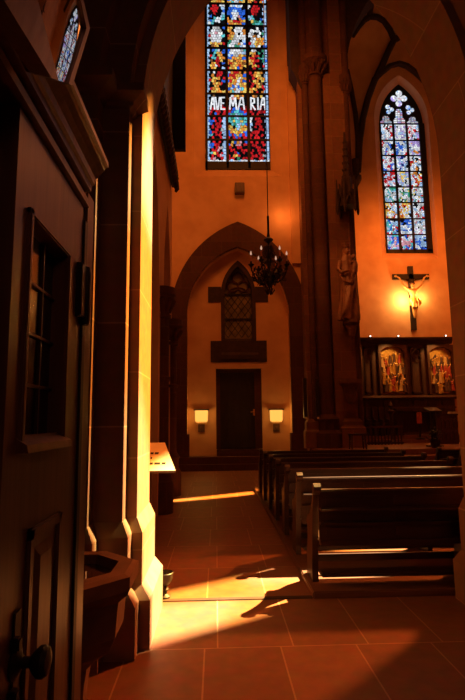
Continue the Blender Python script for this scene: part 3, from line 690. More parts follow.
# polished hood above the cornice, leaning out, mirroring the coloured window
pc = ray(70, 84); pc = Vector((0, 0, EYE))+pc*(-.358/pc.x); din = (pc-Vector((0, 0, EYE))).normalized(); dout = (Vector((8.15, 20.3, 12.2))-pc).normalized(); nh = (dout-din).normalized()
def onhood(px, py, off=0.0):
    d = ray(px, py); t = nh.dot(pc-Vector((0, 0, EYE)))/nh.dot(d); return Vector((0, 0, EYE))+d*t+nh*off
corn = [onhood(*p) for p in ((54, 79), (70, 83.5), (87, 28), (78, -12), (60, -40), (8, -40), (30, 0))]
cen = onhood(63, 38); ring0 = []
for p, q in zip(corn, corn[1:]+corn[:1]): ring0 += [p.lerp(q, t/8) for t in range(8)]
mb = MB()
def dome(p): return p-nh*((p-cen).length_squared/(2*3.0))
mb.loft([[tuple(dome(cen+(p-cen)*f)) for p in ring0] for f in (.02, .15, .3, .45, .6, .75, .9, 1.0)], cap=False)
mb.add([tuple(dome(cen+(p-cen)*.02)) for p in ring0], [tuple(range(len(ring0)))])
mb.loft([[tuple(dome(p)) for p in ring0], [tuple(dome(p)-nh*.10) for p in ring0]])
hood = bp(mb.build('hood', M['gloss'], bo, 30))
for strip in (((50, 77.5), (57, 80.5), (36, 0), (22, -40), (-10, -40), (2, 0)), ((67, 83), (71, 85), (88.5, 28), (79.5, -12), (76.5, -12), (85, 28))):
    P1 = [onhood(a, b, .004) for a, b in strip]; mb = MB(); mb.loft([[tuple(p) for p in P1], [tuple(p-nh*.05) for p in P1]])
    o = mb.build('hood_edge', M['wood_booth'], hood)

# ---- holy water stoup
sx, sy, sz = -.745, 2.64, .87
st_ = empty('holy_water_stoup', (sx, sy, 0)); tag(st_, 'dark stone holy water stoup on a pedestal beside the wooden booth', 'stoup')
oct_ = pi/8
mb = MB(); mb.lathe([(.12, -.50), (.13, -.44), (.17, -.40), (.25, -.35), (.285, -.28), (.295, -.16), (.30, -.12), (.345, -.085), (.36, -.06), (.36, 0), (.33, .012), (.255, .012), (.24, -.02), (.20, -.10), (.1, -.14)], (0, 0, sz), 8, oct_)
mb.build('basin', M['stone_plain'], st_)
mb = MB(); mb.lathe([(.19, .30-.30), (.19, .16), (.15, .22), (.11, .26), (.12, sz-.47)], (0, 0, 0), 8, oct_); mb.build('pedestal', M['stone_plain'], st_)
mb = MB(); mb.lathe([(.0, -.001), (.232, 0), (.232, .004), (.0, .005)], (0, 0, sz-.035), 24); mb.build('water', M['water'], st_)

# ---- sign desk and small iron bowl behind the jamb
sd = empty('reading_stand', (-.66, 5.03, 0)); tag(sd, 'small stand with a slanted printed notice behind the bright jamb', 'stand')
a, b, c, d = Vector((-.90, 5.18, 1.38)), Vector((-.52, 5.18, 1.38)), Vector((-.385, 4.83, 1.135)), Vector((-.93, 4.83, 1.135))
nrm = (b-a).cross(d-a).normalized(); nrm = nrm if nrm.z > 0 else -nrm
mb = MB(); mb.loft([[tuple(p-nrm*.004) for p in (a, b, c, d)], [tuple(p-nrm*.03) for p in (a, b, c, d)]]); o = mb.build('board', M['wood_dark'], sd); inpar(o)
mb = MB(); mb.loft([[tuple(p) for p in (a, b, c, d)], [tuple(p-nrm*.003) for p in (a, b, c, d)]]); pap = inpar(mb.build('notice', M['paper'], sd))
mb = MB(); rk2 = random.Random(3)
for fr, e0, e1 in ((.40, .40, .78), (.57, .40, .62), (.76, .35, .88)):
    mb = MB(); l0 = a.lerp(d, fr); l1 = b.lerp(c, fr); x = e0
    while x < e1:
        w = rk2.uniform(.04, .11); p, q = l0.lerp(l1, x), l0.lerp(l1, min(x+w, e1)); hh = (d-a).normalized()*.014
        mb.loft([[tuple(p-hh+nrm*.001), tuple(q-hh+nrm*.001), tuple(q+hh+nrm*.001), tuple(p+hh+nrm*.001)], [tuple(p-hh+nrm*.002), tuple(q-hh+nrm*.002), tuple(q+hh+nrm*.002), tuple(p+hh+nrm*.002)]])
        x += w+.03
    o = mb.build('printed_line', M['ink'], pap)
mb = MB(); mb.lathe([(.14, 0), (.14, .03), (.05, .06), (.03, .1), (.03, 1.22)], (0, 0, 0), 12); mb.build('post', M['wood_dark'], sd)
ib = empty('iron_bowl', (-.485, 4.84, 0)); tag(ib, 'small black iron bowl on a short foot at the base of the bright jamb', 'bowl')
mb = MB(); mb.lathe([(.02, .11), (.05, .12), (.075, .16), (.085, .22), (.080, .225), (.068, .17), (.03, .13)], (0, 0, 0), 18); mb.build('bowl', M['iron'], ib, 40)
mb = MB(); mb.lathe([(.055, 0), (.06, .02), (.03, .04), (.03, .06), (.045, .08), (.02, .115)], (0, 0, 0), 14); mb.build('foot', M['iron'], ib, 40)

# ---- organ gallery on the arcade wall
og = empty('organ_gallery', (-.985, 9.0, 6.9)); tag(og, 'dark carved wooden gallery case hanging high on the left arcade wall', 'gallery')
mb = MB(); mb.box(-.985, -.90, 7.3, 11.0, 6.95, 7.25); mb.box(-.985, -.84, 7.3, 11.05, 7.22, 7.32); mb.build('carved_frieze', M['wood_black'], og); inpar(og.children[-1])
mb = MB()
for k in range(22):
    y_ = 7.4+k*.165
    mb.tube([(-.9, y_-.06, 7.2), (-.86, y_, 7.02), (-.85, y_+.01, 6.86), (-.89, y_+.05, 6.8)], [.035, .05, .055, .03], 6); mb.ball((-.86, y_+.04, 7.12), .05, .05, .06, 8, 5)
inpar(mb.build('carving', M['stone_black'], og, True))
mb = MB(); mb.box(-.985, -.64, 10.5, 10.62, 7.62, 10.4); inpar(mb.build('shutter', M['wood_black'], og))
mb = MB(); mb.box(-.985, -.93, 7.4, 10.5, 7.3, 10.4); inpar(mb.build('case', M['wood_black'], og))

# ---- wall lamps beside the door
def make_lamp():
    r = empty('wall_lamp')
    mb = MB(); mb.box(-.26, .26, -.02, -.18, .70, .74, .01); mb.box(-.18, .18, -.0, -.03, .32, .72); mb.build('hood', M['iron'], r)
    mb = MB(); mb.loft([[(x, y, z) for x, y in ((-.22+d, -.03), (-.16+d, -.15+d*.5), (.16-d, -.15+d*.5), (.22-d, -.03))] for z, d in ((.30, .04), (.36, .01), (.68, 0), (.70, 0))]); mb.build('lamp_shade', M['lampglow'], r)
    mb = MB(); mb.box(-.11, .11, 0, -.035, -.02, .24, .008); mb.ball((0, -.04, .1), .05, .02, .07); mb.box(-.07, .07, -.03, -.045, .02, .05); mb.build('plaque', M['stone_plain'], r)
    for k in range(5): pass
    mb = MB()
    for k in range(7): xk = -.17+.34*k/6; mb.tube([(xk, -.13, .33), (xk, -.135, .27), (xk+.01, -.12, .25)], .012, 6)
    mb.build('fringe', M['gold'], r)
    return r
lamp = make_lamp(); q = at(201.5, 431.5, YR); lamp.location = (q.x, YR, q.z); tag(lamp, 'glowing yellow wall lamp left of the dark far door', 'wall lamp', 'lamps beside the far door')
l2 = copy_thing(lamp); q = at(276.5, 431, YR); l2.location = (q.x, YR, q.z); tag(l2, 'glowing yellow wall lamp right of the dark far door', 'wall lamp', 'lamps beside the far door')
q = at(239.5, 190, YW); mb = MB(); mb.box(-.17, .17, -.2, 0, -.19, .19, .015); mb.box(-.14, .14, -.212, -.195, -.16, .16, .01)
o = mb.build('wall_box', M['wood_red'], loc=(q.x, YW, q.z)); tag(o, 'small brown box on the far wall below the AVE MARIA window', 'box')
# column loudspeakers on the pier
def make_ls():
    r = empty('column_loudspeaker')
    mb = MB(); mb.box(-.06, .06, -.11, 0, 0, 1.25, .012); mb.build('body', M['wood_dark'], r); mb = MB(); mb.box(-.045, .045, -.118, -.1, .08, 1.2); mb.build('grille', M['iron'], r)
    mb = MB(); mb.box(-.03, .03, -.12, -.1, -.03, .03); mb.build('end_cap', M['white'], r); return r
ls = make_ls(); q = at(317.5, 418, YP-.06); ls.location = (q.x-.02, YP-.16, q.z); tag(ls, 'slim dark column loudspeaker left of the round pier shaft', 'loudspeaker', 'loudspeakers on the pier')
l2 = copy_thing(ls); q = at(306, 418, YP); l2.location = (q.x-.05, YP-.17, q.z); tag(l2, 'slim dark column loudspeaker at the outer edge of the pier', 'loudspeaker', 'loudspeakers on the pier')

# ---- chandelier
YC = 11.0; top = at(267.5, 0, YC); c_ = at(269.5, 233, YC); CH = Vector((1.235, YC, 4.46))
ch = empty('chandelier', CH); ch.scale = (1, 1, 1.4); tag(ch, 'black wrought iron chandelier with electric candles hanging before the far arch', 'chandelier')
mb = MB(); mb.tube([(0, 0, 1.25), (.02, 0, 9), (.03, 0, 16.4)], .012, 6); mb.build('cable', M['iron'], ch)
mb = MB(); mb.lathe([(.0, .0), (.03, .02), (.02, .06), (.05, .10), (.10, .16), (.12, .22), (.07, .30), (.035, .36), (.05, .46), (.08, .52), (.04, .60), (.025, .7), (.03, .82), (.10, .86), (.11, .88), (.04, .92), (.025, 1.0), (.028, 1.28), (.01, 1.3)], (0, 0, 0), 12); mb.build('stem', M['iron'], ch, 40)
mb = MB()
for k in range(6):
    a = 2*pi*k/6; mb.tube([(0, 0, .02), (.06*cos(a), .06*sin(a), -.03), (.11*cos(a), .11*sin(a), .03), (.09*cos(a), .09*sin(a), .06)], [.015, .02, .018, .006], 6)
mb.build('finial', M['iron'], ch, True)
def spiral(c, a, r0, turns, sgn=1, n=14):
    return [(c[0]+cos(a)*r0*(1-i/n*.8)*cos(sgn*2*pi*turns*i/n), c[1]+sin(a)*r0*(1-i/n*.8)*cos(sgn*2*pi*turns*i/n), c[2]+r0*(1-i/n*.8)*sin(sgn*2*pi*turns*i/n)) for i in range(n+1)]
R8 = random.Random(11)
for k in range(6):
    a = 2*pi*k/6; ca, sa = cos(a), sin(a)
    f = lambda r, z: (r*ca, r*sa, z)
    mb = MB(); mb.tube([f(.03, .30), f(.10, .20), f(.19, .16), f(.29, .20), f(.36, .29), f(.40, .36), f(.41, .42)], [.02, .02, .018, .017, .016, .015, .015], 6)
    mb.tube(spiral(f(.23, .27), a, .07, 1.4), .010, 5); mb.tube(spiral(f(.13, .33), a, .06, 1.3, -1), .010, 5); mb.tube(spiral(f(.34, .22), a, .05, 1.3, -1), .009, 5)
    for j in range(30):
        r_ = R8.uniform(.08, .40); z_ = .14+.55*abs(r_-.2)+R8.uniform(-.03, .16); da = R8.uniform(-.25, .25)
        p = Vector((r_*cos(a+da), r_*sin(a+da), z_)); dv = Vector((R8.uniform(-1, 1), R8.uniform(-1, 1), R8.uniform(-.6, 1))).normalized()*.06
        s_ = dv.cross(Vector((R8.uniform(-1, 1), R8.uniform(-1, 1), 1))).normalized()*.026
        mb.loft([[tuple(p-dv), tuple(p-dv+s_*.2), tuple(p-dv-s_*.2)], [tuple(p+s_), tuple(p+s_*.2+Vector((0, 0, .008))), tuple(p-s_)], [tuple(p+dv), tuple(p+dv+s_*.1), tuple(p+dv-s_*.1)]])
    arm = mb.build('arm', M['iron'], ch)
    mb = MB(); mb.lathe([(.0, 0), (.02, 0), (.035, .02), (.065, .04), (.07, .05), (.02, .05), (.022, .07), (.022, .10), (.0, .1)], f(.41, .41), 10); mb.build('drip_pan', M['iron'], arm, 40)
    mb = MB(); mb.lathe([(.018, .0), (.018, .115)], f(.41, .50), 8); mb.build('candle', M['candle'], arm, 40)
    mb = MB(); mb.lathe([(.008, .0), (.02, .014), (.022, .03), (.014, .052), (.002, .075)], f(.41, .615), 8); mb.build('bulb', M['bulb'], arm, True)
mb = MB()
for k in range(8):
    a = 2*pi*k/8; f = lambda r, z: (r*cos(a), r*sin(a), z)
    mb.tube(spiral(f(.09, .62), a, .07, 1.5), .009, 5); mb.tube(spiral(f(.08, .74), a, .05, 1.3, -1), .008, 5); mb.tube([f(.02, .55), f(.12, .5), f(.2, .46)], .010, 5)
mb.build('scrollwork', M['iron'], ch)

# ---- sculpted figures
def remesh(o, vox, sm=2):
    m = o.modifiers.new('fuse', 'REMESH'); m.mode = 'VOXEL'; m.voxel_size = vox; m.use_smooth_shade = True
    if sm: s = o.modifiers.new('soften', 'SMOOTH'); s.iterations = sm; s.factor = .5
    return o
# crucifix on the chapel wall
cr = at(411.5, 266, YB-.10); ct = at(411.5, 276, YB-.1); cbt = at(413.3, 330, YB-.1)
cl, crr = at(394, 276, YB-.1), at(430.5, 277, YB-.1)
CXc = (cr.x+cbt.x)/2; HT = cr.z-cbt.z; zb = cbt.z
cx = empty('crucifix', (CXc, YB-.055, zb)); tag(cx, 'large dark wooden crucifix with pale figure on the glowing chapel wall', 'crucifix')
zc = (cl.z+crr.z)/2-zb; hw = (crr.x-cl.x)/2
mb = MB(); mb.box(-.11, .11, -.05, .05, 0, HT, .01); mb.box(-hw, hw, -.05, .05, zc-.11, zc+.11, .01); mb.build('cross', M['wood_black'], cx)
# body: height from feet to head about 1.75
zf = at(412, 318, YB-.25).z-zb; zh = at(413.5, 286, YB-.25).z-zb
mb = MB(); yb = -.13
S = (zh-zf)/1.55
def V(x, y, z): return (x, yb+y, zf+z*S)
mb.tube([V(0, -.04, .0), V(.0, -.06, .08), V(-.03, -.05, .42), V(-.05, -.10, .52), V(-.04, -.04, .78), V(-.02, 0, .90)], [.045, .05, .065, .07, .095, .11], 12)
mb.tube([V(.02, -.04, .02), V(.04, -.06, .10), V(.06, -.06, .42), V(.07, -.12, .52), V(.07, -.05, .78), V(.05, 0, .90)], [.04, .048, .062, .068, .09, .10], 12)
mb.loft([[(rx*cos(2*pi*j/16)+ox, yb+ry*sin(2*pi*j/16), zf+z*S) for j in range(16)] for z, rx, ry, ox in ((.80, .15, .10, .01), (.90, .165, .11, .01), (1.0, .13, .09, .015), (1.08, .125, .085, .02), (1.2, .16, .11, .02), (1.32, .18, .115, .01), (1.40, .17, .09, .0), (1.45, .08, .07, .0), (1.50, .055, .055, -.01))])
az = (zc-zf)/S-.02
for s_ in (-1, 1):
    mb.tube([V(s_*.12, 0, 1.36), V(s_*.24, -.01, 1.45), V(s_*.37, .0, 1.58), V(s_*.40, .01, 1.62), V(s_*.52, .03, az-.06), V(s_*.60, .06, az)], [.075, .06, .05, .048, .04, .03], 10)
    h0 = Vector(V(s_*.60, .06, az)); mb.ball(h0+Vector((s_*.05, 0, .02)), .055, .022, .04)
    for i, (dx, dz, ln) in enumerate(((.07, .045, .05), (.085, .025, .06), (.085, .005, .06), (.075, -.015, .05))):
        p = h0+Vector((s_*dx, -.005, dz)); mb.tube([p, p+Vector((s_*ln*.6, -.02, .006)), p+Vector((s_*ln*.8, -.045, -.004))], [.014, .013, .01], 6)
    p = h0+Vector((s_*.03, -.01, .05)); mb.tube([p, p+Vector((s_*.02, -.02, .03)), p+Vector((s_*.04, -.03, .045))], [.014, .012, .01], 6)
hc = Vector(V(-.04, -.09, 1.58)); mb.ball(hc, .085, .10, .12, 14, 10)
mb.tube([V(0, -.0, 1.44), V(-.02, -.04, 1.52)], [.06, .055], 10); mb.tube([hc+Vector((-.005, -.095, .02)), hc+Vector((-.012, -.12, -.03)), hc+Vector((-.01, -.10, -.04))], [.012, .02, .01], 6)
mb.ball(hc+Vector((-.01, -.07, -.10)), .05, .05, .05)
bod = remesh(mb.build('figure', M['skin'], cx, True), .016)
mb = MB()
mb.loft([[((rx+.015*sin(5*2*pi*j/20))*cos(2*pi*j/20)+.01, yb-.01+(ry+.015*sin(4*2*pi*j/20))*sin(2*pi*j/20), zf+z*S) for j in range(20)] for z, rx, ry in ((.62, .17, .13), (.70, .19, .135), (.82, .19, .14), (.92, .185, .13), (.97, .17, .115))])
mb.tube([V(.16, -.08, .93), V(.24, -.1, .86), V(.25, -.08, .7), V(.22, -.06, .58)], [.04, .06, .05, .02], 8)
mb.build('loincloth', M['gold'], cx, True)
mb = MB(); mb.loft([[(hc.x+r*cos(2*pi*j/14), hc.y+.015+r*1.1*sin(2*pi*j/14), hc.z+z) for j in range(14)] for r, z in ((.085, -.12), (.1, -.03), (.098, .06), (.06, .12), (.01, .135))]); 
for k in range(10):
    a = 2*pi*k/10; mb.tube([(hc.x+.10*cos(a), hc.y+.11*sin(a), hc.z+.05), (hc.x+.11*cos(a+.4), hc.y+.12*sin(a+.4), hc.z+.08)], .014, 5)
o = mb.build('hair', M['robe_dark'], cx, True)
# move hair behind the face
o.location = (0, .03, .015)

# Madonna statue on its console
def robe(mb, c, h, rx, ry, n=28, folds=7, lean=0.0, seed=1, amp=.1):
    rd = random.Random(seed); ph = rd.uniform(0, 6)
    prof = ((0, 1.0), (.05, .98), (.3, .82), (.5, .74), (.62, .70), (.72, .66), (.80, .66), (.86, .52), (.885, .25))
    rg = []
    for z, s_ in prof:
        am = amp*(1-z)**.6
        rg.append([(c[0]+lean*sin(z*pi)*rx+rx*s_*(1+am*sin(folds*2*pi*j/n+ph+3*z))*cos(2*pi*j/n), c[1]+ry*s_*(1+am*sin(folds*2*pi*j/n+ph+3*z))*sin(2*pi*j/n), c[2]+z*h) for j in range(n)])
    mb.loft(rg)
s0 = at(349, 320, 15.45); s1 = at(349, 246, 15.45); SH = s1.z-s0.z
ms = empty('madonna_statue', (s0.x, 15.48, s0.z)); tag(ms, 'carved standing Madonna holding the child, on the pier console', 'statue')
mb = MB(); robe(mb, (0, 0, .0), SH, .34, .22, 36, 8, .22, 4, .14)
mb.loft([[(rx*cos(2*pi*j/14)+.0, ry*sin(2*pi*j/14), z*SH) for j in range(14)] for z, rx, ry in ((.78, .20, .14), (.83, .15, .12), (.86, .08, .08), (.89, .065, .07))])
mb.ball((0.02, -.03, SH*.925), .10, .115, .14, 14, 9); mb.tube([(.03, -.14, SH*.93), (.035, -.16, SH*.91), (.03, -.14, SH*.905)], [.012, .02, .01], 6)
mb.tube([(-.20, 0, SH*.80), (-.27, -.06, SH*.68), (-.20, -.20, SH*.62), (-.02, -.27, SH*.64)], [.09, .085, .07, .05], 10)
mb.tube([(.18, 0, SH*.80), (.27, -.08, SH*.66), (.24, -.2, SH*.62)], [.09, .08, .06], 10)
for k in range(5):     # long folds sweeping from the raised hip to the far foot
    x_ = .20-.07*k; mb.tube([(x_, -.20+.02*abs(k-2), SH*(.56-.03*k)), (x_-.06, -.25+.02*abs(k-2), SH*(.40-.05*k)), (x_-.16, -.24, SH*(.22-.04*k)), (x_-.20, -.20, .03)], [.02, .035, .03, .03], 6)
mb.tube([(-.24, -.08, SH*.60), (-.14, -.22, SH*.50), (.04, -.27, SH*.47), (.2, -.2, SH*.54)], [.03, .045, .045, .03], 8)
for i in range(4): mb.tube([(-.03+.02*i, -.26, SH*.645-.02*i), (.04+.02*i, -.29, SH*.65-.02*i), (.07+.02*i, -.27, SH*.64-.02*i)], [.016, .014, .011], 6)
remesh(mb.build('mother', M['statue'], ms, True), .022, 1)
mb = MB(); mb.loft([[(.02+rx*cos(2*pi*j/16), .03+ry*sin(2*pi*j/16), z*SH) for j in range(16)] for z, rx, ry in ((.72, .16, .05), (.8, .16, .10), (.88, .135, .10), (.95, .125, .115), (.985, .08, .08))])
mb.lathe([(.10, 0), (.12, .05), (.13, .10), (.115, .10), (.1, .02)], (.02, .01, SH*.975), 12)
for k in range(6): a = 2*pi*k/6; mb.ball((.02+.12*cos(a), .01+.12*sin(a), SH*.975+.13), .03, .03, .05, 6, 5)
mb.build('veil_and_crown', M['statue'], ms, True)
mb = MB(); mb.tube([(.20, -.16, SH*.62), (.23, -.17, SH*.72), (.22, -.16, SH*.78)], [.10, .10, .07], 10); mb.ball((.20, -.18, SH*.835), .075, .08, .095, 12, 8)
mb.tube([(.16, -.2, SH*.62), (.10, -.26, SH*.58), (.14, -.26, SH*.5)], [.06, .05, .035], 8); mb.tube([(.16, -.2, SH*.76), (.08, -.24, SH*.74), (.05, -.2, SH*.8)], [.045, .035, .025], 8)
remesh(mb.build('child', M['statue'], ms, True), .016, 1)
# console, canopy, small bracket
def console(name, px0, px1, pt, pbm, y, lab, rdx=1.0, mt='stone_plain'):
    a, b = at(px0, pt, y), at(px1, pt, y); m = at((px0+px1)/2, pbm, y); cxx = (a.x+b.x)/2; r = (b.x-a.x)/2; h = a.z-m.z
    mb = MB(); mb.lathe([(.02, -h), (r*.35, -h*.92), (r*.55, -h*.55), (r*.62, -h*.5), (r*.62, -h*.42), (r*.75, -h*.28), (r*.95, -h*.2), (r, -h*.16), (r, 0), (0, 0)], (0, 0, 0), 8, pi/8)
    o = mb.build(name, M[mt], loc=(cxx, y, a.z)); tag(o, lab, 'console'); return o
console('statue_console', 343, 359.5, 320.5, 338, 15.5, 'moulded stone console carrying the Madonna statue')
console('stone_bracket', 339, 361, 379.5, 404, 15.38, 'empty moulded stone bracket on the pier above the stool')
ca = at(338, 214, 15.45); cbb = at(358.5, 214, 15.45); ctp = at(347, 132, 15.45); cr_ = (cbb.x-ca.x)/2
cn = empty('statue_canopy', ((ca.x+cbb.x)/2, 15.48, ca.z)); tag(cn, 'dark pinnacled canopy above the Madonna statue', 'canopy')
hC = ctp.z-ca.z
mb = MB(); mb.lathe([(cr_*.85, .25), (cr_*.9, .55), (cr_*.95, .6), (cr_*.6, .62), (cr_*.5, hC*.42), (cr_*.3, hC*.5), (cr_*.22, hC*.75), (.03, hC)], (0, 0, 0), 6, 0)
mb.build('spire', M['stone_black'], cn)
for k in range(6):
    mb = MB(); a0, a1 = 2*pi*k/6, 2*pi*(k+1)/6; p0, p1 = Vector((cr_*cos(a0), cr_*sin(a0), .1)), Vector((cr_*cos(a1), cr_*sin(a1), .1)); mdd = (p0+p1)/2
    mb.tube([p0, p0.lerp(mdd, .5)+Vector((0, 0, .32)), mdd+Vector((0, 0, .5)), p1.lerp(mdd, .5)+Vector((0, 0, .32)), p1], .035, 6)
    mb.tube([p0+Vector((0, 0, -.12)), p0, p0+Vector((0, 0, 1.1))], [.02, .05, .02], 6); mb.tube([mdd+Vector((0, 0, .5)), mdd+Vector((0, 0, .85))], [.05, .015], 6)
    gb = mb.build('gable', M['stone_black'], cn)
    for j in range(6):
        z_ = hC*(.45+.085*j); rr_ = cr_*(.36-.048*j); mb = MB(); mb.ball((rr_*cos(a0), rr_*sin(a0), z_), .04, .04, .05, 6, 4); mb.build('crocket', M['stone_black'], gb)

# ---- altarpiece
YA = 19.45
x0, x1 = at(353, 400, YA).x, at(456, 400, YA).x; zt_ = at(405, 337.5, YA).z; zs = at(405, 398, YA).z; zb_ = at(405, 407, YA).z
al = empty('altarpiece', ((x0+x1)/2, YA, .95)); tag(al, 'wide dark wooden altarpiece with gilded relief panels under the crucifix', 'altarpiece')
mb = MB(); mb.box(x0, x1, YA+.22, YA+.45, zs, zt_-.1); mb.box(x0, x1, YA+.1, YA+.45, .95, zs)
inpar(mb.build('case', M['wood_red'], al))
mb = MB(); mb.prism([(YA+.45, zt_), (YA-.1, zt_), (YA-.08, zt_-.08), (YA+.05, zt_-.15), (YA+.1, zt_-.24), (YA+.45, zt_-.24)], 'x', x0-.05, x1+.05); inpar(mb.build('cornice', M['wood_dark'], al))
mb = MB(); mb.prism([(YA+.3, zs+.1), (YA-.05, zs+.1), (YA-.08, zs+.02), (YA+.02, zs-.05), (YA+.3, zs-.05)], 'x', x0-.05, x1+.05); mb.box(x0, x1, YA+.02, YA+.2, zb_-.06, zb_); inpar(mb.build('shelf', M['wood_red'], al))
mb = MB(); n = 7
for k in range(n):
    a = x0+(x1-x0)*k/n; mb.box(a+.06, a+(x1-x0)/n-.06, YA+.05, YA+.12, zb_+.05, zs-.08, .02)
inpar(mb.build('predella_panel', M['wood_dark'], al))
def relief(pxa, pxb, pya, pyb, seed):
    a, b = at(pxa, pya, YA+.2), at(pxb, pyb, YA+.2); w = b.x-a.x; h = a.z-b.z; rd = random.Random(seed); zsp = a.z-w*.30
    mb = MB(); mb.mi = 0; arc = [(a.x+w/2-w*.5*cos(t*pi/12), zsp+w*.30*sin(t*pi/12)) for t in range(13)]
    mb.prism([(a.x, b.z)]+arc+[(b.x, b.z)], 'y', YA+.215, YA+.24)
    # buildings behind
    for k in range(5):
        mb.mi = rd.choice((0, 2, 0)); xx = a.x+w*(.12+.19*k); hh = h*rd.uniform(.55, .82); mb.box(xx-.08, xx+.08, YA+.15, YA+.22, b.z+h*.2, b.z+hh); mb.prism([(xx-.1, b.z+hh), (xx+.1, b.z+hh), (xx, b.z+hh+.13)], 'y', YA+.15, YA+.22)
    for row, (zz, yy, cnt) in enumerate(((.56, .13, 6), (.38, .09, 7), (.20, .05, 6), (.02, .0, 6))):
        for k in range(cnt):
            xx = a.x+w*(.10+.80*(k+rd.uniform(-.25, .25)+.5*(row % 2))/(cnt-.5)); hh = h*rd.uniform(.20, .29); zz_ = b.z+h*(zz+rd.uniform(-.03, .04)); yy_ = YA+yy
            mb.mi = rd.choice((0, 0, 1, 2, 2, 1, 3)); robe(mb, (xx, yy_, zz_), hh, w*.085, .07, 10, 4, rd.uniform(-.4, .4), k, .16)
            mb.mi = 3; mb.ball((xx+rd.uniform(-.02, .02), yy_-.02, zz_+hh*.95), w*.04, w*.04, w*.048, 8, 6)
            if rd.random() < .6: mb.mi = 0; mb.tube([(xx, yy_-.02, zz_+hh*.7), (xx+rd.choice((-1, 1))*w*.10, yy_-.06, zz_+hh*rd.uniform(.5, 1.1))], [.03, .018], 6)
    mb.mi = 0; mb.box(a.x+w*.5-.02, a.x+w*.5+.02, YA+.12, YA+.16, b.z+h*.5, b.z+h*.9); mb.box(a.x+w*.38, a.x+w*.62, YA+.12, YA+.16, b.z+h*.78, b.z+h*.82)
    o = inpar(mb.build('relief', [M['gold'], M['robe_red'], M['robe_dark'], M['skin']], al, 50))
    mb = MB(); ou = [(a.x-.07, b.z-.06), (a.x-.07, a.z+.09), (b.x+.07, a.z+.09), (b.x+.07, b.z-.06)]
    inn_ = [(a.x, b.z)]+arc+[(b.x, b.z)]
    for p, q_ in zip(arc, arc[1:]): mb.loft([[(p[0], YA+.06, p[1]), (q_[0], YA+.06, q_[1]), (q_[0], YA+.06, a.z+.09), (p[0], YA+.06, a.z+.09)], [(p[0], YA+.24, p[1]), (q_[0], YA+.24, q_[1]), (q_[0], YA+.24, a.z+.09), (p[0], YA+.24, a.z+.09)]])
    mb.box(a.x-.09, a.x, YA+.04, YA+.24, b.z-.06, a.z+.09); mb.box(b.x, b.x+.09, YA+.04, YA+.24, b.z-.06, a.z+.09); mb.box(a.x-.09, b.x+.09, YA+.04, YA+.24, b.z-.08, b.z)
    inpar(mb.build('relief_frame', M['wood_red'], al))
relief(379, 405.5, 347, 393.5, 1); relief(427.5, 453, 347.5, 393.5, 2); relief(340, 360.5, 347, 394, 3)
for xa_, xb_ in ((363.5, 374), (409.5, 423.5)):
    a, b = at(xa_, 347, YA+.18), at(xb_, 393.5, YA+.18); mb = MB(); mb.box(a.x, a.x+.05, YA+.12, YA+.24, b.z, a.z); mb.box(b.x-.05, b.x, YA+.12, YA+.24, b.z, a.z); mb.box(a.x, b.x, YA+.12, YA+.24, b.z, b.z+.07); mb.box(a.x, b.x, YA+.12, YA+.24, a.z-.07, a.z)
    m_ = (a.x+b.x)/2; w = b.x-a.x
    for s_ in (-1, 1):
        mb.tube([(m_+s_*w*.45, YA+.15, a.z-.55), (m_+s_*w*.38, YA+.15, a.z-.3), (m_, YA+.15, a.z-.08)], .025, 6); mb.tube([(m_+s_*w*.22+.1*cos(t*pi/6), YA+.15, a.z-.45+.1*sin(t*pi/6)) for t in range(13)], .02, 5)
    inpar(mb.build('tracery_panel', M['wood_dark'], al))
for k, (px, lb) in enumerate(((370.5, 'tiny bright spotlight on the altarpiece cornice, beside the pier'), (398.5, 'tiny bright spotlight on the altarpiece cornice, near the middle'), (446, 'tiny bright spotlight on the altarpiece cornice, above the right relief'))):
    q = at(px, 337.5, YA-.05); o = empty('spotlight', (q.x, YA-.02, zt_)); tag(o, lb, 'spotlight', 'spotlights on the altarpiece')
    mb = MB(); mb.box(-.05, .05, -.03, .06, 0, .025, .005); mb.lathe([(.012, .02), (.03, .03), (.04, .08), (.025, .09)], (0, 0.02, 0), 10); mb.build('housing', M['iron'], o)
    mb = MB(); mb.ball((0, -.03, .055), .026); mb.build('bulb', M['spotdot'], o, True)

# ---- chapel furnishings
a, b = at(392, 408.5, 18.7), at(441, 408.5, 18.7); zt2 = a.z
at_ = empty('altar_table', ((a.x+b.x)/2, 18.75, .95)); tag(at_, 'dark altar table with broad top before the altarpiece', 'altar')
W = (b.x-a.x)/2; Hh = zt2-.95
mb = MB(); mb.box(-W, W, -.4, .4, Hh-.12, Hh, .02); mb.build('top', M['wood_dark'], at_)
for s_ in (-1, 1): mb = MB(); mb.box(s_*W*.78-.12, s_*W*.78+.12, -.3, .3, 0, Hh-.12, .02); mb.build('leg', M['wood_dark'], at_)
mb = MB(); mb.box(-W*.7, W*.7, .1, .2, .1, Hh-.15); mb.build('back_panel', M['wood_red'], at_)
q = at(419, 424, 18.2); o = empty('votive_candle', (q.x, 18.15, .95)); tag(o, 'thick orange candle on a stand before the altar table', 'candle')
hz = q.z-.95+.02
mb = MB(); mb.lathe([(.16, -.13), (.16, -.10), (.04, -.05), (.035, hz-.03), (.12, hz-.02), (.12, hz)], (0, 0, 0), 12); mb.build('stand', M['iron'], o, 40)
mb = MB(); mb.lathe([(.085, hz), (.09, hz+.03), (.09, hz+.38), (.07, hz+.4)], (0, 0, 0), 14); mb.build('candle', M['red_glass'], o, 40)
mb = MB(); mb.tube([(0, 0, hz+.39), (0.005, 0, hz+.46)], .012, 6); mb.build('wick', M['iron'], o)
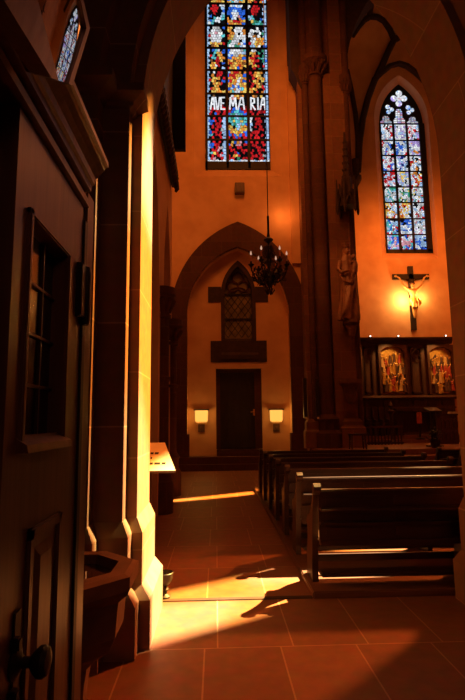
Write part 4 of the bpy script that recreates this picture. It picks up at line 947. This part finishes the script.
# railing
ra, rb_ = at(363, 426, 17.2), at(402.5, 424.5, 17.2); rl = empty('altar_railing', ((ra.x+rb_.x)/2, 17.2, .7)); tag(rl, 'low dark railing with slim balusters left of the altar', 'railing')
W = (rb_.x-ra.x)/2; Hh = ra.z-.7
mb = MB(); mb.box(-W, W, -.06, .06, Hh-.07, Hh, .015); mb.build('top_rail', M['wood_red'], rl); mb = MB(); mb.box(-W, W, -.05, .05, .02, .09, .01); mb.build('bottom_rail', M['wood_dark'], rl)
for k in range(12): mb = MB(); mb.lathe([(.03, .0), (.03, .14), (.022, .2), (.034, Hh*.5), (.022, Hh*.8), (.03, Hh-.06)], (-W+.06+(2*W-.12)*k/11, 0, 0), 8); mb.build('baluster', M['wood_dark'], rl, 40)
# dark stall behind railing
ra, rb_ = at(360, 408, 19.0), at(386, 408, 19.0); so = empty('choir_stall', ((ra.x+rb_.x)/2, 19.0, .95)); tag(so, 'dark choir stall behind the railing, left of the altar', 'stall')
W = (rb_.x-ra.x)/2; Hh = ra.z-.95
mb = MB(); mb.box(-W, W, .05, .12, 0, Hh, .01); mb.build('backrest', M['wood_dark'], so); mb = MB(); mb.box(-W, W, -.4, .06, .42, .47, .01); mb.build('seat', M['wood_dark'], so)
for k in range(5):
    x = -W+2*W*k/4; mb = MB(); mb.prism([(.12, 0), (.12, Hh+.05), (.02, Hh+.05), (-.05, Hh*.6), (-.38, Hh*.55), (-.42, 0)], 'x', x-.04, x+.04); mb.build('divider', M['wood_dark'], so)
q = at(391.5, 420, 18.2); o = empty('finial_post', (at(391.5, 420, 17.9).x, 17.9, .7)); tag(o, 'dark pointed post standing beside the choir stall', 'post')
mb = MB(); mb.lathe([(.12, 0), (.12, .08), (.06, .12), (.07, 1.05), (.14, 1.1), (.14, 1.15), (.05, 1.2), (.05, 1.27), (.09, 1.34), (.0, 1.52)], (0, 0, 0), 10); mb.build('shaft', M['wood_dark'], o, 40)
# carved block, right
a, b = at(438, 414, 17.2), at(456, 440, 17.2); o = empty('carved_ambo', ((a.x+b.x)/2, 17.25, .7)); tag(o, 'carved wooden ambo block at the right edge of the chapel', 'ambo')
W = (b.x-a.x)/2; Hh = a.z-.7
mb = MB(); mb.box(-W, W, -.25, .3, 0, Hh-.06); mb.build('body', M['wood_red'], o); mb = MB(); mb.box(-W-.05, W+.05, -.3, .35, Hh-.06, Hh, .01); mb.build('top', M['wood_dark'], o)
mb = MB()
for i in range(4):
    for j in range(2):
        x = -W+2*W*(i+.5)/4; z = .14+(Hh-.34)*j*.6; mb.tube([(x-.06, -.26, z), (x-.06, -.26, z+.2), (x, -.26, z+.3), (x+.06, -.26, z+.2), (x+.06, -.26, z)], .018, 6)
mb.build('arcade_carving', M['wood_dark'], o)
for px, lb in ((448.5, 'small white altar linen lying on the carved ambo, nearer its middle'), (453, 'small white altar linen lying on the carved ambo, at its outer edge')):
    q = at(px, 411, 17.2); mb = MB(); mb.box(-.06, .06, -.1, .08, 0, .05, .012); mb.box(-.05, .05, -.09, .07, .05, .075, .01); x = mb.build('folded_linen', M['white'], loc=(q.x, 17.1, .7+Hh)); tag(x, lb, 'linen')
q = at(452, 409, 17.2)
# dark lectern with plant
q = at(432.5, 409, 15.6); o = empty('lectern', (q.x, 15.6, .7)); tag(o, 'dark slim lectern post with a small top, before the carved ambo', 'lectern')
Hh = q.z-.7
mb = MB(); mb.lathe([(.26, 0), (.26, .04), (.10, .08), (.10, Hh-.1), (.05, Hh-.02)], (0, 0, 0), 8, pi/8); mb.build('post', M['wood_black'], o); mb = MB(); mb.prism([(-.22, Hh-.10), (.2, Hh+.02), (.2, Hh+.06), (-.22, Hh-.06)], 'x', -.2, .2); mb.build('desk', M['wood_black'], o)
q = at(434, 447, 14.75); o = empty('potted_plant', (at(435, 437, 14.9).x, 14.9, .7)); tag(o, 'dark leafy potted plant in front of the slim lectern', 'plant')
mb = MB(); mb.lathe([(.11, 0), (.15, .2), (.16, .22), (.13, .22), (.1, .1)], (0, 0, 0), 14); mb.build('pot', M['stone_black'], o, 40)
mb = MB(); rp_ = random.Random(9)
for k in range(60):
    a = rp_.uniform(0, 2*pi); r_ = rp_.uniform(.02, .24); h_ = .22+rp_.uniform(.05, .38); p0 = Vector((r_*.3*cos(a), r_*.3*sin(a), .2)); p1 = Vector((r_*cos(a), r_*sin(a), h_)); dd = Vector((cos(a), sin(a), rp_.uniform(-.4, .6))).normalized()*.12; s_ = Vector((-sin(a), cos(a), 0))*.035
    mb.tube([p0, p1], .005, 4); mb.add([tuple(p1), tuple(p1+dd*.5+s_), tuple(p1+dd), tuple(p1+dd*.5-s_)], [(0, 1, 2, 3)])
f_ = mb.build('foliage', M['leaf'], o); sm = f_.modifiers.new('thick', 'SOLIDIFY'); sm.thickness = .004
# stool beside the pier
a, b = at(350, 433.5, 14.75), at(366.5, 433.5, 14.75); o = empty('stool', ((a.x+b.x)/2, 14.85, .7)); tag(o, 'dark wooden stool at the foot of the compound pier', 'stool')
W = (b.x-a.x)/2; Hh = a.z-.7
mb = MB(); mb.box(-W, W, -.18, .18, Hh-.06, Hh, .02); mb.build('seat', M['wood_dark'], o, 40)
for sx_ in (-1, 1):
    for sy_ in (-1, 1): mb = MB(); mb.tube([(sx_*W*.78, sy_*.12, Hh-.05), (sx_*W*.86, sy_*.14, 0)], [.03, .022], 8); mb.build('leg', M['wood_dark'], o)
mb = MB()
for sx_ in (-1, 1): mb.tube([(sx_*W*.8, -.13, Hh*.5), (sx_*W*.8, .13, Hh*.5)], .014, 6)
mb.build('stretcher', M['wood_dark'], o)

# ================================================================== LIGHT
def lamp_(kind, name, loc, energy, col, target=None, **kw):
    l = bpy.data.lights.new(name, kind); l.energy = energy; l.color = col
    for k, v in kw.items(): setattr(l, k, v)
    o = bpy.data.objects.new(name, l); COL.objects.link(o); o.location = loc
    if target is not None: o.rotation_euler = (Vector(target)-Vector(loc)).to_track_quat('-Z', 'Y').to_euler()
    return o
W_ = (1, .24, .035)
sd_ = Vector((cos(EL)*cos(AZ), cos(EL)*sin(AZ), sin(EL)))
s = lamp_('SUN', 'sun', (12, 12, 12), 56, (1, .78, .45), angle=radians(.7)); s.rotation_euler = sd_.to_track_quat('Z', 'Y').to_euler()
lamp_('AREA', 'crossing_fill', (1.2, 11.5, 13.5), 240, W_, (1.0, 16.6, 6.5), size=3.0)  # added fill without a fixture, gives the crossing its orange ambient
lamp_('AREA', 'chapel_fill', (7.6, 17.0, 9.5), 170, W_, (8.2, 20, 6.5), size=1.6)  # hidden fill added to brighten the chapel end wall
lamp_('POINT', 'crucifix_backlight', (CXc-.36, YB-.36, zb+HT*.46), 75, (1, .56, .17), shadow_soft_size=.05)
lamp_('POINT', 'crucifix_backlight_2', (CXc+.38, YB-.32, zb+HT*.5), 28, (1, .52, .14), shadow_soft_size=.05)
for px in (392, 440): 
    q = at(px, 345, YA-.6); lamp_('SPOT', 'relief_spot', (q.x, YA-.75, zt_+.15), 100, (1, .52, .14), (q.x, YA+.2, zt_-1.2), spot_size=radians(60), spot_blend=.6, shadow_soft_size=.05)
q = at(352, 370, YA); lamp_('SPOT', 'relief_spot', (q.x+.4, YA-.75, zt_+.15), 60, (1, .52, .14), (q.x, YA+.2, zt_-1.2), spot_size=radians(50), spot_blend=.6, shadow_soft_size=.05)
for l_ in (lamp, l2): pass
for px in (201.5, 276.5):
    q = at(px, 415, YR); lamp_('POINT', 'wall_lamp_light', (q.x, YR-.25, q.z), 11, (1, .5, .1), shadow_soft_size=.12)
lamp_('SPOT', 'foreground_fill', (8.4, 10.4, 7.5), 6500, (1, .20, .03), (.7, 3.2, 0), spot_size=radians(34), spot_blend=.5, shadow_soft_size=.35)  # invented spot for the orange foreground floor and the pier's shadow edge
lamp_('POINT', 'pier_lamp', (2.35, 16.1, 8.6), 14, (1, .30, .06), shadow_soft_size=.15)
lamp_('POINT', 'arcade_fill', (-1.7, 14.6, 7.8), 30, (1, .28, .05), shadow_soft_size=.2)  # unseen light, warms the walls past the arcade
lamp_('AREA', 'pew_fill', (3.0, 12.5, 9.0), 34, (1, .24, .05), (2.0, 6.5, .5), size=2.0)  # unseen overhead fill for the pew tops
lamp_('SPOT', 'statue_fill', (1.2, 12.6, 8.5), 300, (1, .26, .05), (s0.x, 15.4, s0.z+1.4), spot_size=radians(34), spot_blend=.8, shadow_soft_size=.2)  # unseen spot added to lift the statue and the pier
lamp_('AREA', 'entrance_fill', (2.2, -1.5, 4.5), 10, (1, .38, .25), (-.6, 2.0, 1.6), size=1.6)  # added fill behind the camera for booth and near pier
w = bpy.data.worlds.new('world'); SC.world = w; w.use_nodes = True
w.node_tree.nodes['Background'].inputs[0].default_value = (1, .55, .25, 1); w.node_tree.nodes['Background'].inputs[1].default_value = .5
SC.view_settings.view_transform = 'Standard'; SC.view_settings.look = 'None'; SC.view_settings.exposure = 0; SC.view_settings.gamma = 1; SC.view_settings.use_curve_mapping = False
SC.cycles.max_bounces = 8; SC.cycles.transparent_max_bounces = 12; SC.cycles.sample_clamp_indirect = 6
